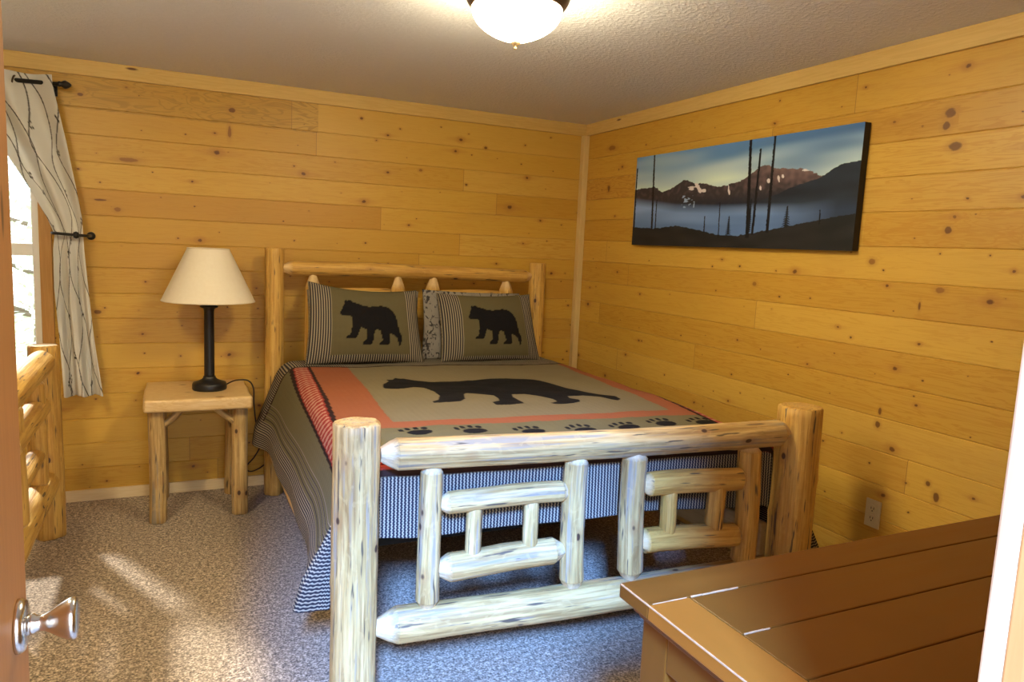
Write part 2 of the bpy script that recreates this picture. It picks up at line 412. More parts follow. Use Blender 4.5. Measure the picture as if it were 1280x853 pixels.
# ------------------------------------------------------------------ logs
def log_bm(p0, p1, r0, r1, tip0=None, tip1=None, seed=0, n=30, sag=0.0):
    """one peeled pole from p0 to p1; tipN = (length, radius fraction) of the whittled end"""
    rnd = random.Random(seed)
    M, L = axis_matrix(p0, p1)
    bm = bmesh.new()
    lay = bm.verts.layers.float_vector.new('lc')
    tl = bm.verts.layers.float.new('tip')
    fa = [rnd.uniform(0, 2 * PI) for _ in range(7)]
    stations = []
    ins0 = tip0[0] if tip0 else .006
    ins1 = tip1[0] if tip1 else .006
    m = max(4, int((L - ins0 - ins1) / .03))
    e0 = tip0[1] if tip0 else .93
    e1 = tip1[1] if tip1 else .93
    stations.append((0.0, e0))
    if tip0: stations.append((ins0 * .55, e0 + (1 - e0) * .62))
    for i in range(m + 1):
        stations.append((ins0 + (L - ins0 - ins1) * i / m, 1.0))
    if tip1: stations.append((L - ins1 * .55, e1 + (1 - e1) * .62))
    stations.append((L, e1))
    bumps = [(rnd.uniform(0, 2 * PI), rnd.uniform(.05, .95) * L, rnd.uniform(.03, .075)) for _ in range(int(3 + L * 5))]
    off = rnd.uniform(0, 50)
    ph = rnd.uniform(0, 6.28)
    rings = []
    for h, s in stations:
        t = h / L
        rr = (r0 + (r1 - r0) * t) * s
        ring = []
        cx = sag * math.sin(PI * t) + .004 * math.sin(4.5 * t + ph)
        for i in range(n):
            a = 2 * PI * i / n
            k = 1 + .045 * noise.noise(Vector((math.cos(a) * 1.2 + off, math.sin(a) * 1.2, h * 3.2))) \
                  + .018 * noise.noise(Vector((math.cos(a) * 3 + off, math.sin(a) * 3, h * 14)))
            # shallow drawknife flats
            for q in fa:
                dq = (a - q + PI) % (2 * PI) - PI
                if abs(dq) < .42: k *= min(1.0, .955 / max(.91, math.cos(dq))) if s > .99 else min(1.0, .90 / max(.86, math.cos(dq)))
            for ba, bh, bs in bumps:
                dz = (h - bh) / .022
                if abs(dz) < 3:
                    da = (a - ba + PI) % (2 * PI) - PI
                    k += bs * math.exp(-dz * dz - (da * rr / .018) ** 2)
            x, y = rr * k * math.cos(a), rr * k * math.sin(a)
            vtx = bm.verts.new(M @ Vector((x + cx * .5, y + cx, h)))
            vtx[lay] = (x, y, h + off)
            vtx[tl] = 1.0 if s < .999 and (tip0 if h < L / 2 else tip1) else 0.0
            ring.append(vtx)
        rings.append(ring)
    for q, (a, b) in enumerate(zip(rings, rings[1:])):
        for i in range(n):
            j = (i + 1) % n
            f = bm.faces.new((a[i], a[j], b[j], b[i])); f.smooth = True
    for rg, h, s in ((rings[0], 0, -1), (rings[-1], L, 1)):
        c = bm.verts.new(sum((v.co for v in rg), Vector()) / n)
        c[lay] = (0, 0, h + off); c[tl] = .4
        for i in range(n):
            f = bm.faces.new((rg[i], rg[(i + 1) % n], c)); f.smooth = False
    # sharp rim where the whittled tip or the cut end begins
    for e in bm.edges:
        if len(e.link_faces) == 2 and e.link_faces[0].smooth != e.link_faces[1].smooth:
            e.smooth = False
    idx = 2 if tip0 else 1
    for rg in ([rings[idx]] if tip0 else []) + ([rings[-3]] if tip1 else []):
        for i in range(n):
            e = bm.edges.get((rg[i], rg[(i + 1) % n]))
            if e: e.smooth = False
    return bm

def add_log(name, parent, p0, p1, r0, r1=None, tip0=None, tip1=None, seed=0, mat=None, sag=0.0):
    return mesh_obj(name, log_bm(p0, p1, r0, r1 or r0, tip0, tip1, seed, sag=sag), mat or M_LOG, parent)

# ------------------------------------------------------------------ room shell
XL, XR, YB, YF, ZC = -5.35, 0.0, 0.0, -4.232, 2.385

def planked_wall(name, a, b, axis, pos, into, ztop, mat, holes=()):
    """a wall whose inner face carries V grooves at every plank joint.
    axis 'x': runs along x at y=pos; axis 'y': runs along y at x=pos. into = sign of the inward normal."""
    bm = bmesh.new()
    uvl = bm.loops.layers.uv.new('UVMap')
    zs = []
    lines = []
    k = 0
    while Z_LINE - k * P_ROW > .02:
        lines.append(Z_LINE - k * P_ROW); k += 1
    prof = [(0.0, 0.0)]
    for zl in reversed(lines):
        prof += [(zl - .0038, 0.0), (zl - .001, -.0042), (zl + .001, -.0042), (zl + .0038, 0.0)]
    prof.append((ztop, 0.0))
    def P(s, z, d):
        return Vector((s, pos + into * d, z)) if axis == 'x' else Vector((pos + into * d, s, z))
    cuts = sorted({a, b} | {h[0] for h in holes} | {h[1] for h in holes})
    for s0, s1 in zip(cuts, cuts[1:]):
        sm = (s0 + s1) / 2
        hs = [h for h in holes if h[0] < sm < h[1]]
        pz = list(prof)
        for h in hs:
            for zz in (h[2], h[3]):
                for i in range(len(pz) - 1):
                    if pz[i][0] < zz < pz[i + 1][0]:
                        t = (zz - pz[i][0]) / (pz[i + 1][0] - pz[i][0])
                        pz.insert(i + 1, (zz, pz[i][1] + t * (pz[i + 1][1] - pz[i][1])))
                        break
        for (z0, d0), (z1, d1) in zip(pz, pz[1:]):
            if any(h[2] - 1e-6 <= z0 and z1 <= h[3] + 1e-6 for h in hs): continue
            vs = [bm.verts.new(P(s0, z0, d0)), bm.verts.new(P(s1, z0, d0)), bm.verts.new(P(s1, z1, d1)), bm.verts.new(P(s0, z1, d1))]
            f = bm.faces.new(vs)
            for lp, (uu, vv) in zip(f.loops, ((s0, z0), (s1, z0), (s1, z1), (s0, z1))):
                lp[uvl].uv = (uu, vv)
            # back of the wall
            bv = [bm.verts.new(P(s, z, -.11)) for s, z in ((s0, z0), (s1, z0), (s1, z1), (s0, z1))]
            fb = bm.faces.new(list(reversed(bv)))
            for lp in fb.loops: lp[uvl].uv = (0, 0)
    # hole reveals and outer ends
    def quad(p):
        f = bm.faces.new([bm.verts.new(q) for q in p])
        for lp in f.loops: lp[uvl].uv = (lp.vert.co.x + lp.vert.co.y, lp.vert.co.z)
    for h in holes:
        for s in (h[0], h[1]): quad([P(s, h[2], 0), P(s, h[3], 0), P(s, h[3], -.11), P(s, h[2], -.11)])
        for z in (h[2], h[3]): quad([P(h[0], z, 0), P(h[1], z, 0), P(h[1], z, -.11), P(h[0], z, -.11)])
    for s in (a, b): quad([P(s, 0, 0), P(s, ztop, 0), P(s, ztop, -.11), P(s, 0, -.11)])
    quad([P(a, ztop, 0), P(b, ztop, 0), P(b, ztop, -.11), P(a, ztop, -.11)])
    me = bpy.data.meshes.new(name)
    bm.to_mesh(me); bm.free()
    me.materials.append(mat)
    o = bpy.data.objects.new(name, me)
    link(o)
    o['kind'] = 'structure'
    return o

def struct(name, bm, mat, smooth=False):
    o = mesh_obj(name, bm, mat, None, smooth)
    o['kind'] = 'structure'
    return o

WIN = (-4.28, -3.277, .70, 2.12)
DOOR_X0, DOOR_X1, DOOR_H = -2.865, -2.05, 2.06
struct('floor', nb(XL - .11, XR + .11, -7.6, .11, -.12, 0.0), M_CARPET)
struct('ceiling', nb(XL - .11, XR + .11, YF - .11, .11, ZC, ZC + .10), M_CEIL)
planked_wall('wall_back', XL, XR, 'x', 0.0, -1, ZC, M_WALL_B, [WIN])
planked_wall('wall_right', YF - .11, 0.0, 'y', 0.0, -1, ZC, M_WALL_R)
planked_wall('wall_left', YF - .11, 0.0, 'y', XL, 1, ZC, M_WALL_R)
planked_wall('wall_front', XL, XR, 'x', YF, 1, ZC, M_WALL_B, [(DOOR_X0 - .02, DOOR_X1 + .02, 0.0, DOOR_H + .02)])

# crown, corner and base trim
struct('trim_1', nb(XL, -.0, -.020, -.0005, 2.3067, ZC, .003), M_CROWN_X)
struct('trim_2', nb(-.020, -.0005, YF, -.020, 2.3067, ZC, .003), M_CROWN_Y)
struct('trim_3', nb(-.044, -.0005, -.044, -.0005, 0.0, 2.3067, .003), M_TRIM_Z)
struct('baseboard_back', nb(XL, -.044, -.016, -.0005, 0.0, .064, .004), M_BASE)
struct('baseboard_right', nb(-.016, -.0005, YF, -.044, 0.0, .064, .004), M_CROWN_Y)

# door surround: lining, pale lip and casing
bm = bmesh.new()
box(bm, DOOR_X1, DOOR_X1 + .02, YF - .115, YF - .006, 0, DOOR_H, .002)
box(bm, DOOR_X0 - .02, DOOR_X0, YF - .115, YF - .006, 0, DOOR_H, .002)
box(bm, DOOR_X0, DOOR_X1, YF - .115, YF - .006, DOOR_H, DOOR_H + .02, .002)
struct('trim_4', bm, M_STAIN)
bm = bmesh.new()
box(bm, DOOR_X1 - .0015, DOOR_X1 + .055, YF - .006, YF + .011, 0, DOOR_H + .05, .002)
struct('trim_5', bm, M_JAMB)

# window
bm = bmesh.new()
box(bm, WIN[1], WIN[1] + .057, -.022, -.0005, WIN[2] - .06, WIN[3] + .06, .004)
box(bm, WIN[0] - .057, WIN[0], -.022, -.0005, WIN[2] - .06, WIN[3] + .06, .004)
box(bm, WIN[0], WIN[1], -.022, -.0005, WIN[3], WIN[3] + .06, .004)
box(bm, WIN[0], WIN[1], -.022, -.0005, WIN[2] - .06, WIN[2], .004)
win = mesh_obj('window_1', bm, M_CASING); win['kind'] = 'structure'
bm = bmesh.new()
for x0, x1, z0, z1 in ((WIN[0], WIN[0] + .04, WIN[2], WIN[3]), (WIN[1] - .036, WIN[1], WIN[2], WIN[3]), (WIN[0], WIN[1], WIN[2], WIN[2] + .045), (WIN[0], WIN[1], WIN[3] - .04, WIN[3])):
    box(bm, x0, x1, .02, .085, z0, z1, .003)
mesh_obj('window_frame', bm, M_VINYL, win)
mesh_obj('meeting_rail', nb(WIN[0] + .04, WIN[1] - .036, .03, .07, 1.358, 1.422, .004), M_VINYL, win)
N = NT('window_glass', .02, .5)
out = N.t.nodes['Material Output']
tr = N.n('ShaderNodeBsdfTransparent'); gl = N.n('ShaderNodeBsdfGlossy'); gl.inputs['Roughness'].default_value = .02
fr = N.n('ShaderNodeFresnel'); fr.inputs['IOR'].default_value = 1.35
mx = N.n('ShaderNodeMixShader')
N.t.links.new(fr.outputs[0], mx.inputs[0]); N.t.links.new(tr.outputs[0], mx.inputs[1]); N.t.links.new(gl.outputs[0], mx.inputs[2])
N.t.links.new(mx.outputs[0], out.inputs['Surface'])
bm = bmesh.new()
box(bm, WIN[0] + .04, WIN[1] - .036, .052, .056, WIN[2] + .045, 1.358)
box(bm, WIN[0] + .04, WIN[1] - .036, .042, .046, 1.422, WIN[3] - .04)
mesh_obj('window_glass', bm, N.m, win)

# ------------------------------------------------------------------ door leaf
door = empty('door_1', (-2.828, YF + .02, 0)); door['kind'] = 'structure'
mesh_obj('door_leaf', nb(-.036, 0, .012, .762, .012, 2.04, .003), M_STAIN, door)
knob = empty('door_handle', (0, .695, 1.012)); knob.parent = door
Mx = Matrix.Rotation(PI / 2, 4, 'Y')
mesh_obj('rose', lathe(bmesh.new(), [(.0, 0), (.034, 0), (.034, .004), (.031, .009), (.022, .011), (.0, .011)], 40, Mx), M_CHROME, knob, True)
mesh_obj('knob', lathe(bmesh.new(), [(0, .010), (.013, .010), (.013, .018), (.0105, .021), (.0105, .029), (.014, .036), (.021, .046), (.0265, .056), (.0275, .061), (.0255, .065), (.018, .0665), (0, .067)], 40, Mx), M_CHROME, knob, True)

# ------------------------------------------------------------------ ceiling light
LX, LY = -1.575, -2.2
cl = empty('ceiling_light', (LX, LY, ZC), label='round flush ceiling light with glowing white glass bowl on bronze pan', cat='ceiling light')
mesh_obj('pan', lathe(bmesh.new(), [(0, -.0005), (.150, -.0005), (.176, -.014), (.180, -.026), (.176, -.040), (.168, -.055), (.158, -.066), (.156, -.070), (.150, -.070), (.0, -.060)], 56), M_BRONZE, cl, True)
N = NT('frosted_bowl', .3)
N.b.inputs['Emission Color'].default_value = (1.0, .83, .52, 1)
N.b.inputs['Emission Strength'].default_value = 116.0
N.color((.9, .85, .75))
prof = [(.153, -.066)]
for i in range(1, 15):
    t = i / 14
    prof.append((.153 * (1 - t ** 2.1) ** .75 if t < 1 else 0, -.066 - .112 * t ** .92))
mesh_obj('glass_bowl', lathe(bmesh.new(), prof, 56), N.m, cl, True)
mesh_obj('finial', lathe(bmesh.new(), [(0, -.172), (.017, -.174), (.018, -.179), (.012, -.185), (.0055, -.189), (.0045, -.193), (.0055, -.197), (.004, -.2), (0, -.201)], 24), M_BRASS, cl, True)

cl2 = cl.copy(); COL.objects.link(cl2)
cl2.location = (-3.35, LY, ZC)
cl['group'] = cl2['group'] = 'flush ceiling lights'
cl2['label'] = 'twin flush ceiling light hanging farther toward the window end of the room'
for ch in list(cl.children):
    c_ = ch.copy(); COL.objects.link(c_); c_.parent = cl2

# ------------------------------------------------------------------ queen log bed
bed = empty('log_bed', (-1.27, -1.25, 0), label='queen bed of peeled pine logs with open ladder footboard under the bear quilt', cat='bed')
W = lambda p: (p[0] + 1.27, p[1] + 1.25, p[2])       # world -> bed frame
A = Vector((-2.122, -2.33, 0)); B = Vector((-.39, -2.47, 0)); EX = (B - A).normalized()
def F(s, z): 
    q = A + EX * s
    return W((q.x, q.y, z))
T = (.055, .45)
T2 = (.03, .5)
ft = lambda *a, **k: add_log(*a, **k)
add_log('post', bed, F(0, 0), F(0.0, .952), .077, .075, seed=1)
add_log('post', bed, F(1.745, 0), F(1.745, .942), .088, .085, seed=2, mat=M_LOG_LAMPLIT)
add_log('rail', bed, F(.074, .838), F(1.70, .834), .053, .052, T, T, seed=3)
add_log('rail', bed, F(.066, .250), F(1.69, .268), .063, .060, (.075, .42), T, seed=4)
add_log('spindle', bed, F(.243, .300), F(.243, .800), .041, .038, T2, T2, seed=5)
add_log('spindle', bed, F(.774, .290), F(.770, .802), .045, .043, (.05, .4), T2, seed=6)
add_log('spindle', bed, F(1.014, .305), F(1.008, .802), .049, .047, (.04, .5), T2, seed=7)
add_log('spindle', bed, F(1.527, .300), F(1.520, .800), .049, .045, T2, T2, seed=8, mat=M_LOG_LAMPLIT)
add_log('ladder_rail', bed, F(.275, .665), F(.745, .668), .038, .038, T2, T2, seed=9)
add_log('ladder_rail', bed, F(.272, .436), F(.745, .449), .050, .047, (.045, .45), (.05, .4), seed=10)
add_log('ladder_rail', bed, F(1.045, .667), F(1.500, .667), .046, .046, (.03, .55), T2, seed=11, mat=M_LOG_LAMPLIT)
add_log('ladder_rail', bed, F(1.045, .447), F(1.500, .438), .048, .048, (.03, .55), T2, seed=12, mat=M_LOG_LAMPLIT)
for i, (s, r) in enumerate(((.398, .028), (.606, .027), (1.166, .031), (1.374, .036))):
    add_log('ladder_spindle', bed, F(s, .462), F(s, .650), r, r, seed=20 + i, mat=M_LOG if i < 2 else M_LOG_LAMPLIT)
# headboard
HA = Vector((-2.115, -.186, 0)); HB = Vector((-.437, -.20, 0)); HE = (HB - HA).normalized()
def H(s, z):
    q = HA + HE * s
    return W((q.x, q.y, z))
HL = (HB - HA).length
add_log('post', bed, H(0, 0), H(0, 1.452), .054, .052, seed=31, mat=M_LOG_LAMPLIT)
add_log('post', bed, H(HL, 0), H(HL, 1.420), .058, .055, seed=32, mat=M_LOG_LAMPLIT)
add_log('rail', bed, H(.045, 1.340), H(HL - .04, 1.334), .044, .042, T, T, seed=33, mat=M_LOG_LAMPLIT)
add_log('rail', bed, H(.045, .62), H(HL - .04, .62), .050, .048, T, T, seed=34, mat=M_LOG_LAMPLIT)
for i, s in enumerate((.215, .725, .955, 1.455)):
    add_log('spindle', bed, H(s, .65), H(s, 1.306), .044, .045, T2, (.075, .42), seed=35 + i, mat=M_LOG_LAMPLIT)
for s0, s1 in ((.24, .70), (.98, 1.43)):
    add_log('ladder_rail', bed, H(s0, 1.19), H(s1, 1.19), .042, .042, T2, T2, seed=int(s0 * 100), mat=M_LOG_LAMPLIT)
# side boards carry the mattress
def side_board(x0, y0, x1, y1, name='side_rail'):
    bm = bmesh.new()
    box(bm, -.019, .019, 0, 1, .262, .42, .006)
    d = Vector((x1 - x0, y1 - y0, 0))
    ang = math.atan2(-d.x, d.y)
    for v in bm.verts: v.co.y *= d.length
    bm.transform(Matrix.Translation((x0 + 1.27, y0 + 1.25, 0)) @ Matrix.Rotation(ang, 4, 'Z'))
    return mesh_obj(name, bm, M_RAIL, bed)
M_RAIL = trim_material('rail_pine', (.68, .46, .20), (.58, .36, .14), 12, 1)
side_board(-2.135, -.24, -2.140, -2.255)
side_board(-.425, -.26, -.415, -2.37)

# mattress with patterned fitted sheet
def spotted_fabric():
    N = NT('spotted_fabric', .9, .1)
    co = N.coord('Object')
    a = N.noise(N.vmath('MULTIPLY', co, (1.0, 1.0, .7)), 34, 3, .6, 1.2)
    b = N.noise(co, 14, 2)
    c = N.mix(b, (.20, .175, .145), (.30, .275, .24))
    c = N.mix(N.smooth(a, .55, .60), c, (.05, .045, .045))
    N.color(c)
    N.bump(N.noise(co, 400, 2), .2, .002)
    return N.m
M_SPOT = spotted_fabric()
bm = nb(-2.03, -.475, -2.235, -.262, .508, .742, .05, 4)
mt = mesh_obj('mattress', bm, M_SPOT, None, True)
tag(mt, 'thick mattress in grey spotted sheet between the log headboard and footboard', 'mattress')

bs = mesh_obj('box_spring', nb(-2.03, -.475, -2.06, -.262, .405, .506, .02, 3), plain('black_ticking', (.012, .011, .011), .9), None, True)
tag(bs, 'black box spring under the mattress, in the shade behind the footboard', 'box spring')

# ------------------------------------------------------------------ signed distance helpers (numpy)
def poly_sdf(px, py, poly):
    P = np.array(poly)
    d = np.full(px.shape, 1e9); inside = np.zeros(px.shape, bool)
    for i in range(len(P)):
        a = P[i]; b = P[(i + 1) % len(P)]
        ex, ey = b - a
        wx, wy = px - a[0], py - a[1]
        t = np.clip((wx * ex + wy * ey) / (ex * ex + ey * ey + 1e-12), 0, 1)
        d = np.minimum(d, np.hypot(wx - ex * t, wy - ey * t))
        c = ((a[1] > py) != (b[1] > py)) & (px < (b[0] - a[0]) * (py - a[1]) / (b[1] - a[1] + 1e-12) + a[0])
        inside ^= c
    return np.where(inside, -d, d)

def grid_mesh(name, pts, cols, mask, mat, parent=None, uv=None, thick=0.0):
    """pts: (m,n,3); cols: (m,n,3) linear; mask: (m,n) stripe mask; uv: (m,n,2) metric"""
    m, n = pts.shape[:2]
    me = bpy.data.meshes.new(name)
    idx = np.arange(m * n).reshape(m, n)
    q = np.stack([idx[:-1, :-1], idx[:-1, 1:], idx[1:, 1:], idx[1:, :-1]], -1).reshape(-1, 4)
    me.vertices.add(m * n)
    me.vertices.foreach_set('co', pts.reshape(-1).astype(np.float32))
    me.loops.add(q.size)
    me.loops.foreach_set('vertex_index', q.reshape(-1).astype(np.int32))
    me.polygons.add(len(q))
    me.polygons.foreach_set('loop_start', (np.arange(len(q)) * 4).astype(np.int32))
    me.polygons.foreach_set('use_smooth', np.ones(len(q), bool))
    me.update(calc_edges=True)
    if cols is not None:
        a = me.attributes.new('weave', 'FLOAT_COLOR', 'POINT')
        c4 = np.concatenate([cols.reshape(-1, 3), np.ones((m * n, 1))], 1)
        a.data.foreach_set('color', c4.reshape(-1).astype(np.float32))
    if mask is not None:
        a = me.attributes.new('stripe', 'FLOAT', 'POINT')
        a.data.foreach_set('value', mask.reshape(-1).astype(np.float32))
    if uv is not None:
        a = me.attributes.new('cloth', 'FLOAT_VECTOR', 'POINT')
        u3 = np.concatenate([uv.reshape(-1, 2), np.zeros((m * n, 1))], 1)
        a.data.foreach_set('vector', u3.reshape(-1).astype(np.float32))
    me.materials.append(mat)
    me.validate()
    o = bpy.data.objects.new(name, me)
    link(o, parent)
    if thick:
        md = o.modifiers.new('thickness', 'SOLIDIFY')
        md.thickness = abs(thick); md.offset = -1 if thick > 0 else 1
    return o

def nfield(x, y, sc, seed=0.0):
    out = np.empty(x.shape)
    f = x.ravel(); g = y.ravel(); o = out.ravel()
    for i in range(len(f)):
        o[i] = noise.noise(Vector((f[i] * sc, g[i] * sc, seed)))
    return o.reshape(x.shape)

def quilt_material(period, name):
    N = NT(name, .95, .1)
    c = N.attr('weave', 'Color')
    st = N.attr('stripe', 'Fac')
    uv = N.attr('cloth')
    u, v, _ = N.sep(uv)
    wob = N.math('MULTIPLY', N.math('SINE', N.math('MULTIPLY', v, 2 * PI / .011)), .0012)
    s = N.math('SINE', N.math('MULTIPLY', N.math('ADD', u, wob), 2 * PI / period))
    dots = N.math('SINE', N.math('MULTIPLY', v, 2 * PI / .0075))
    s = N.math('ADD', s, N.math('MULTIPLY', dots, .25))
    sc = N.mix(N.smooth(s, -.05, .60), (.030, .029, .036), (.37, .31, .215))
    c = N.mix(st, c, sc)
    h = N.noise(uv, 330, 2, .6)
    c = N.mix(N.math('MULTIPLY', h, .35), c, N.mix(1.0, c, (.55, .55, .55), 'MULTIPLY'))
    N.color(c)
    q = N.math('ADD', N.math('SINE', N.math('MULTIPLY', u, 2 * PI / .03)), N.math('SINE', N.math('MULTIPLY', v, 2 * PI / .03)))
    N.bump(N.math('ADD', N.math('MULTIPLY', h, .6), N.math('MULTIPLY', q, .15)), .35, .004)
    return N.m
M_QUILT = quilt_material(.0125, 'woven_bear_quilt')
M_SHAM = quilt_material(.0140, 'woven_bear_sham')

C_GREEN = np.array((.150, .128, .066)); C_CENTRE = np.array((.200, .165, .098)); C_ORANGE = np.array((.29, .098, .046))
C_RED = np.array((.30, .040, .030)); C_PINK = np.array((.46, .23, .16)); C_BLACK = np.array((.012, .011, .012)); C_DKLINE = np.array((.028, .014, .012))

# ------------------------------------------------------------------ quilt
KQ = .075
XLq, XRq, YH = -2.068, -.425, -.285
def foot_y(x): return -2.235 - .078 * (x + 2.07)
ZT = .800
def quilt_color(x, y, flapL, flapR, flapF):
    """x, y: flat quilt coordinates (table of the top extended past its edges)"""
    ur = x - KQ * (y + 1.1)             # across, in the quilt's own slightly turned frame
    vr = y + KQ * (x + 1.2)             # along
    c = np.empty(x.shape + (3,)); c[:] = C_GREEN
    st = np.zeros(x.shape)
    uL, uR = -1.805, -.520
    vT, vB = -.575, -1.845
    def put(m, col):
        c[m] = col
    put((ur > uL - .21) & (ur < uR + .105) & (vr < vT + .0) & (vr > vB - .085), C_ORANGE)
    put((ur > uL) & (ur < uR) & (vr < vT) & (vr > vB), C_CENTRE)
    # red band with pale tree motif on the left and the right, and along the fold at the foot
    for a, b, m in ((uL - .21 - .088, uL - .21, ur), (uR + .105, uR + .19, ur)):
        inb = (m > a) & (m < b) & (vr < vT)
        put(inb, C_RED)
        ph = ((vr + 5) / .043) % 1.0
        w = np.abs(ph - .5) * 2
        across = (m - a) / (b - a)
        tooth = (w < .62 - .30 * np.abs(((across * 3) % 1.0) - .5) * 2) & (across > .16) & (across < .84)
        put(inb & tooth, C_PINK)
        put((np.abs(m - a) < .008) & (vr < vT), C_DKLINE)
        put((np.abs(m - b) < .008) & (vr < vT), C_DKLINE)
    # foot band
    fo = foot_y(x)
    e = y - fo
    ins = (x > XLq - .02) & (x < XRq + .02)
    put((e < .055) & (e > -.015) & ins, C_RED)
    ph = ((x + 5) / .05) % 1.0
    put((e < .045) & (e > .0) & (np.abs(ph - .5) < .18) & ins, C_PINK)
    put((np.abs(e - .058) < .007) & ins, C_DKLINE)
    put((e < -.015) & (e > -.035) & ins, C_DKLINE)
    st[(e < -.035) & ins] = 1
    # paw prints
    for px_, py_ in PAWS:
        for dx, dy, rx, ry in ((.01, -.035, .050, .032), (-.055, .000, .012, .017), (-.025, .018, .012, .018), (.010, .022, .012, .018), (.042, .012, .012, .017)):
            put(((x - px_ - dx) / rx) ** 2 + ((y - py_ - dy) / ry) ** 2 < 1, C_BLACK)
    # bear
    put(poly_sdf(x, y, BEAR) < 0, C_BLACK)
    # head border: stripes, then a dark red line
    hb = vr > vT + .012
    st[hb] = 1
    put((vr > vT - .010) & (vr <= vT + .012), C_DKLINE * 1.4)
    # side flaps: field, thin pairs, then dense stripes
    for d in (XLq - x, x - XRq):
        fl = d > .20
        k = (d - .20) / .02
        st[fl & (d < .30) & ((k % 1.0) < .38)] = 1
        c[fl & (d < .30) & ((k % 1.0) < .30)] = C_DKLINE
        st[d > .30] = 1
    return c, st

def build_quilt():
    step = .0050
    DL, DF = .46, .232                 # drop of the side flaps and the foot flap
    us = np.arange(-DL, (XRq - XLq) + .52 + step, step)       # 0 at the left top edge
    vs = np.arange(0, 2.02 + 1e-6, step)                      # 0 at the head, grows to the foot edge of the side flaps
    U, V = np.meshgrid(us, vs)
    Wd = XRq - XLq
    R = .045
    n1 = nfield(U, V, 2.6, 3.0); n2 = nfield(U, V, 9.0, 8.0)
    ff = np.clip(V / (vs[-1]), 0, 1)
    X = np.empty_like(U); Y = np.empty_like(U); Z = np.empty_like(U)
    Yt = YH - V
    top = (U >= 0) & (U <= Wd)
    # top with rounded edges
    X[top] = XLq + U[top]
    Z[:] = ZT + .010 * n1 + .004 * n2
    # sagging of the top toward the edges
    eL = np.clip(1 - U / R, 0, 1); eR = np.clip(1 - (Wd - U) / R, 0, 1)
    Z -= np.where(top, .016 * (eL ** 2 + eR ** 2), 0)
    Z -= .030 * np.clip((V - 1.25) / .7, 0, 1) ** 2
    L = U < 0
    d = -U
    g = np.clip(d / DL, 0, 1)
    headflare = np.exp(-((V - .12) / .17) ** 2)
    footflare = np.clip((V - 1.60) / .36, 0, 1) ** 1.5
    bell = .100 * np.clip(g * 1.25, 0, 1) + .05 * headflare * g ** 1.2 + .068 * footflare * g ** 1.2
    wave = .006 * np.sin(V * 9 + 1.0) * g
    X[L] = (XLq - .02 - bell - wave)[L] + .02 * np.exp(-d[L] / .02)
    drop = np.where(L, d * (.86 + .07 * footflare) - .03 * np.sin(np.clip((V - .7) / 1.0, 0, 1) * PI) * g * 0, 0)
    hem = .02 * headflare - .02 * np.clip(1 - V / .4, 0, 1) * 0
    Z = np.where(L, ZT - .016 - .030 * np.clip((V - 1.25) / .7, 0, 1) ** 2 - drop - hem * g, Z)
    Rr = U > Wd
    dr = U - Wd
    drR = dr * (.86 + .07 * footflare)
    gr = np.clip(dr / .52, 0, 1)
    X[Rr] = (XRq + .02 + .100 * np.clip(gr * 1.25, 0, 1) + .13 * footflare * gr ** 1.2 + .006 * np.sin(V * 8) * gr)[Rr] - .02 * np.exp(-dr[Rr] / .02)
    Z = np.where(Rr, ZT - .016 - .030 * np.clip((V - 1.25) / .7, 0, 1) ** 2 - drR, Z)
    Y[:] = Yt
    # shift the foot edge to the turned footboard
    s = np.clip((V - .9) / (vs[-1] - .9), 0, 1)
    Xc = np.clip(X, XLq, XRq)
    fy = foot_y(Xc)
    Y = Y * (1) + s * (fy - (YH - vs[-1]))
    xf = XLq + U; yf = np.where(True, (YH - V) + s * (foot_y(np.clip(xf, XLq, XRq)) - (YH - vs[-1])), 0)
    cols, st = quilt_color(xf, yf, None, None, None)
    # head fold: keep the head border on the flap as stripes too
    o = grid_mesh('quilt', np.stack([X, Y, Z], -1), cols, st, M_QUILT, None, np.stack([xf, yf], -1), .012)
    # spare cloth at the two foot corners hangs as a loose cone
    for side in (-1, 1):
        th = np.linspace(0, math.radians(34), 40)
        DLs, am = (DL, .075) if side < 0 else (.52, .13)
        dd = np.arange(0, DLs + step, step)
        TH, D = np.meshgrid(th, dd)
        Gc = np.clip(D / DLs, 0, 1)
        deg = np.degrees(TH)
        lobe = np.exp(-((deg - 16) / 21.0) ** 2) / math.exp(-(16 / 21.0) ** 2)
        r = .02 * (1 - .6 * deg / 62) + (.100 * np.clip(Gc * 1.25, 0, 1)) * (1 - .75 * deg / 62) + am * Gc ** 1.2 * lobe + .010 * Gc * np.sin(deg * .42)
        cx = XLq if side < 0 else XRq
        cyy = foot_y(cx) + (.022 * np.sin(np.clip(TH * 3, 0, PI / 2)) if side > 0 else .016 * np.sin(np.clip(TH * 3, 0, PI / 2)))
        Xc_ = cx + side * r * np.cos(TH) - side * .02 * np.exp(-D / .02)
        Yc_ = cyy - .45 * r * np.sin(TH)
        Zc_ = ZT - .016 - .030 * np.clip((vs[-1] - 1.25) / .7, 0, 1) ** 2 - D * (.93 + .05 * np.sin(TH * 2.4))
        cc = np.empty(TH.shape + (3,)); cc[:] = C_GREEN
        sc_ = (D > .10).astype(float)
        grid_mesh('corner_drape', np.stack([Xc_, Yc_, Zc_], -1), cc, sc_, M_QUILT, o, np.stack([D, .25 * TH], -1), .010 if side < 0 else -.010)
    # the foot flap: hangs from the foot edge of the top, between the footboard and the mattress
    uf = np.arange(0.0, Wd + step, step); df = np.arange(0, DF + step, step)
    Uf, Df = np.meshgrid(uf, df)
    row = -1
    sel = [np.argmin(np.abs(us - q)) for q in uf]
    xe = X[row][sel]; ye = Y[row][sel]; ze = Z[row][sel]
    a = np.clip(Df / .03, 0, 1)
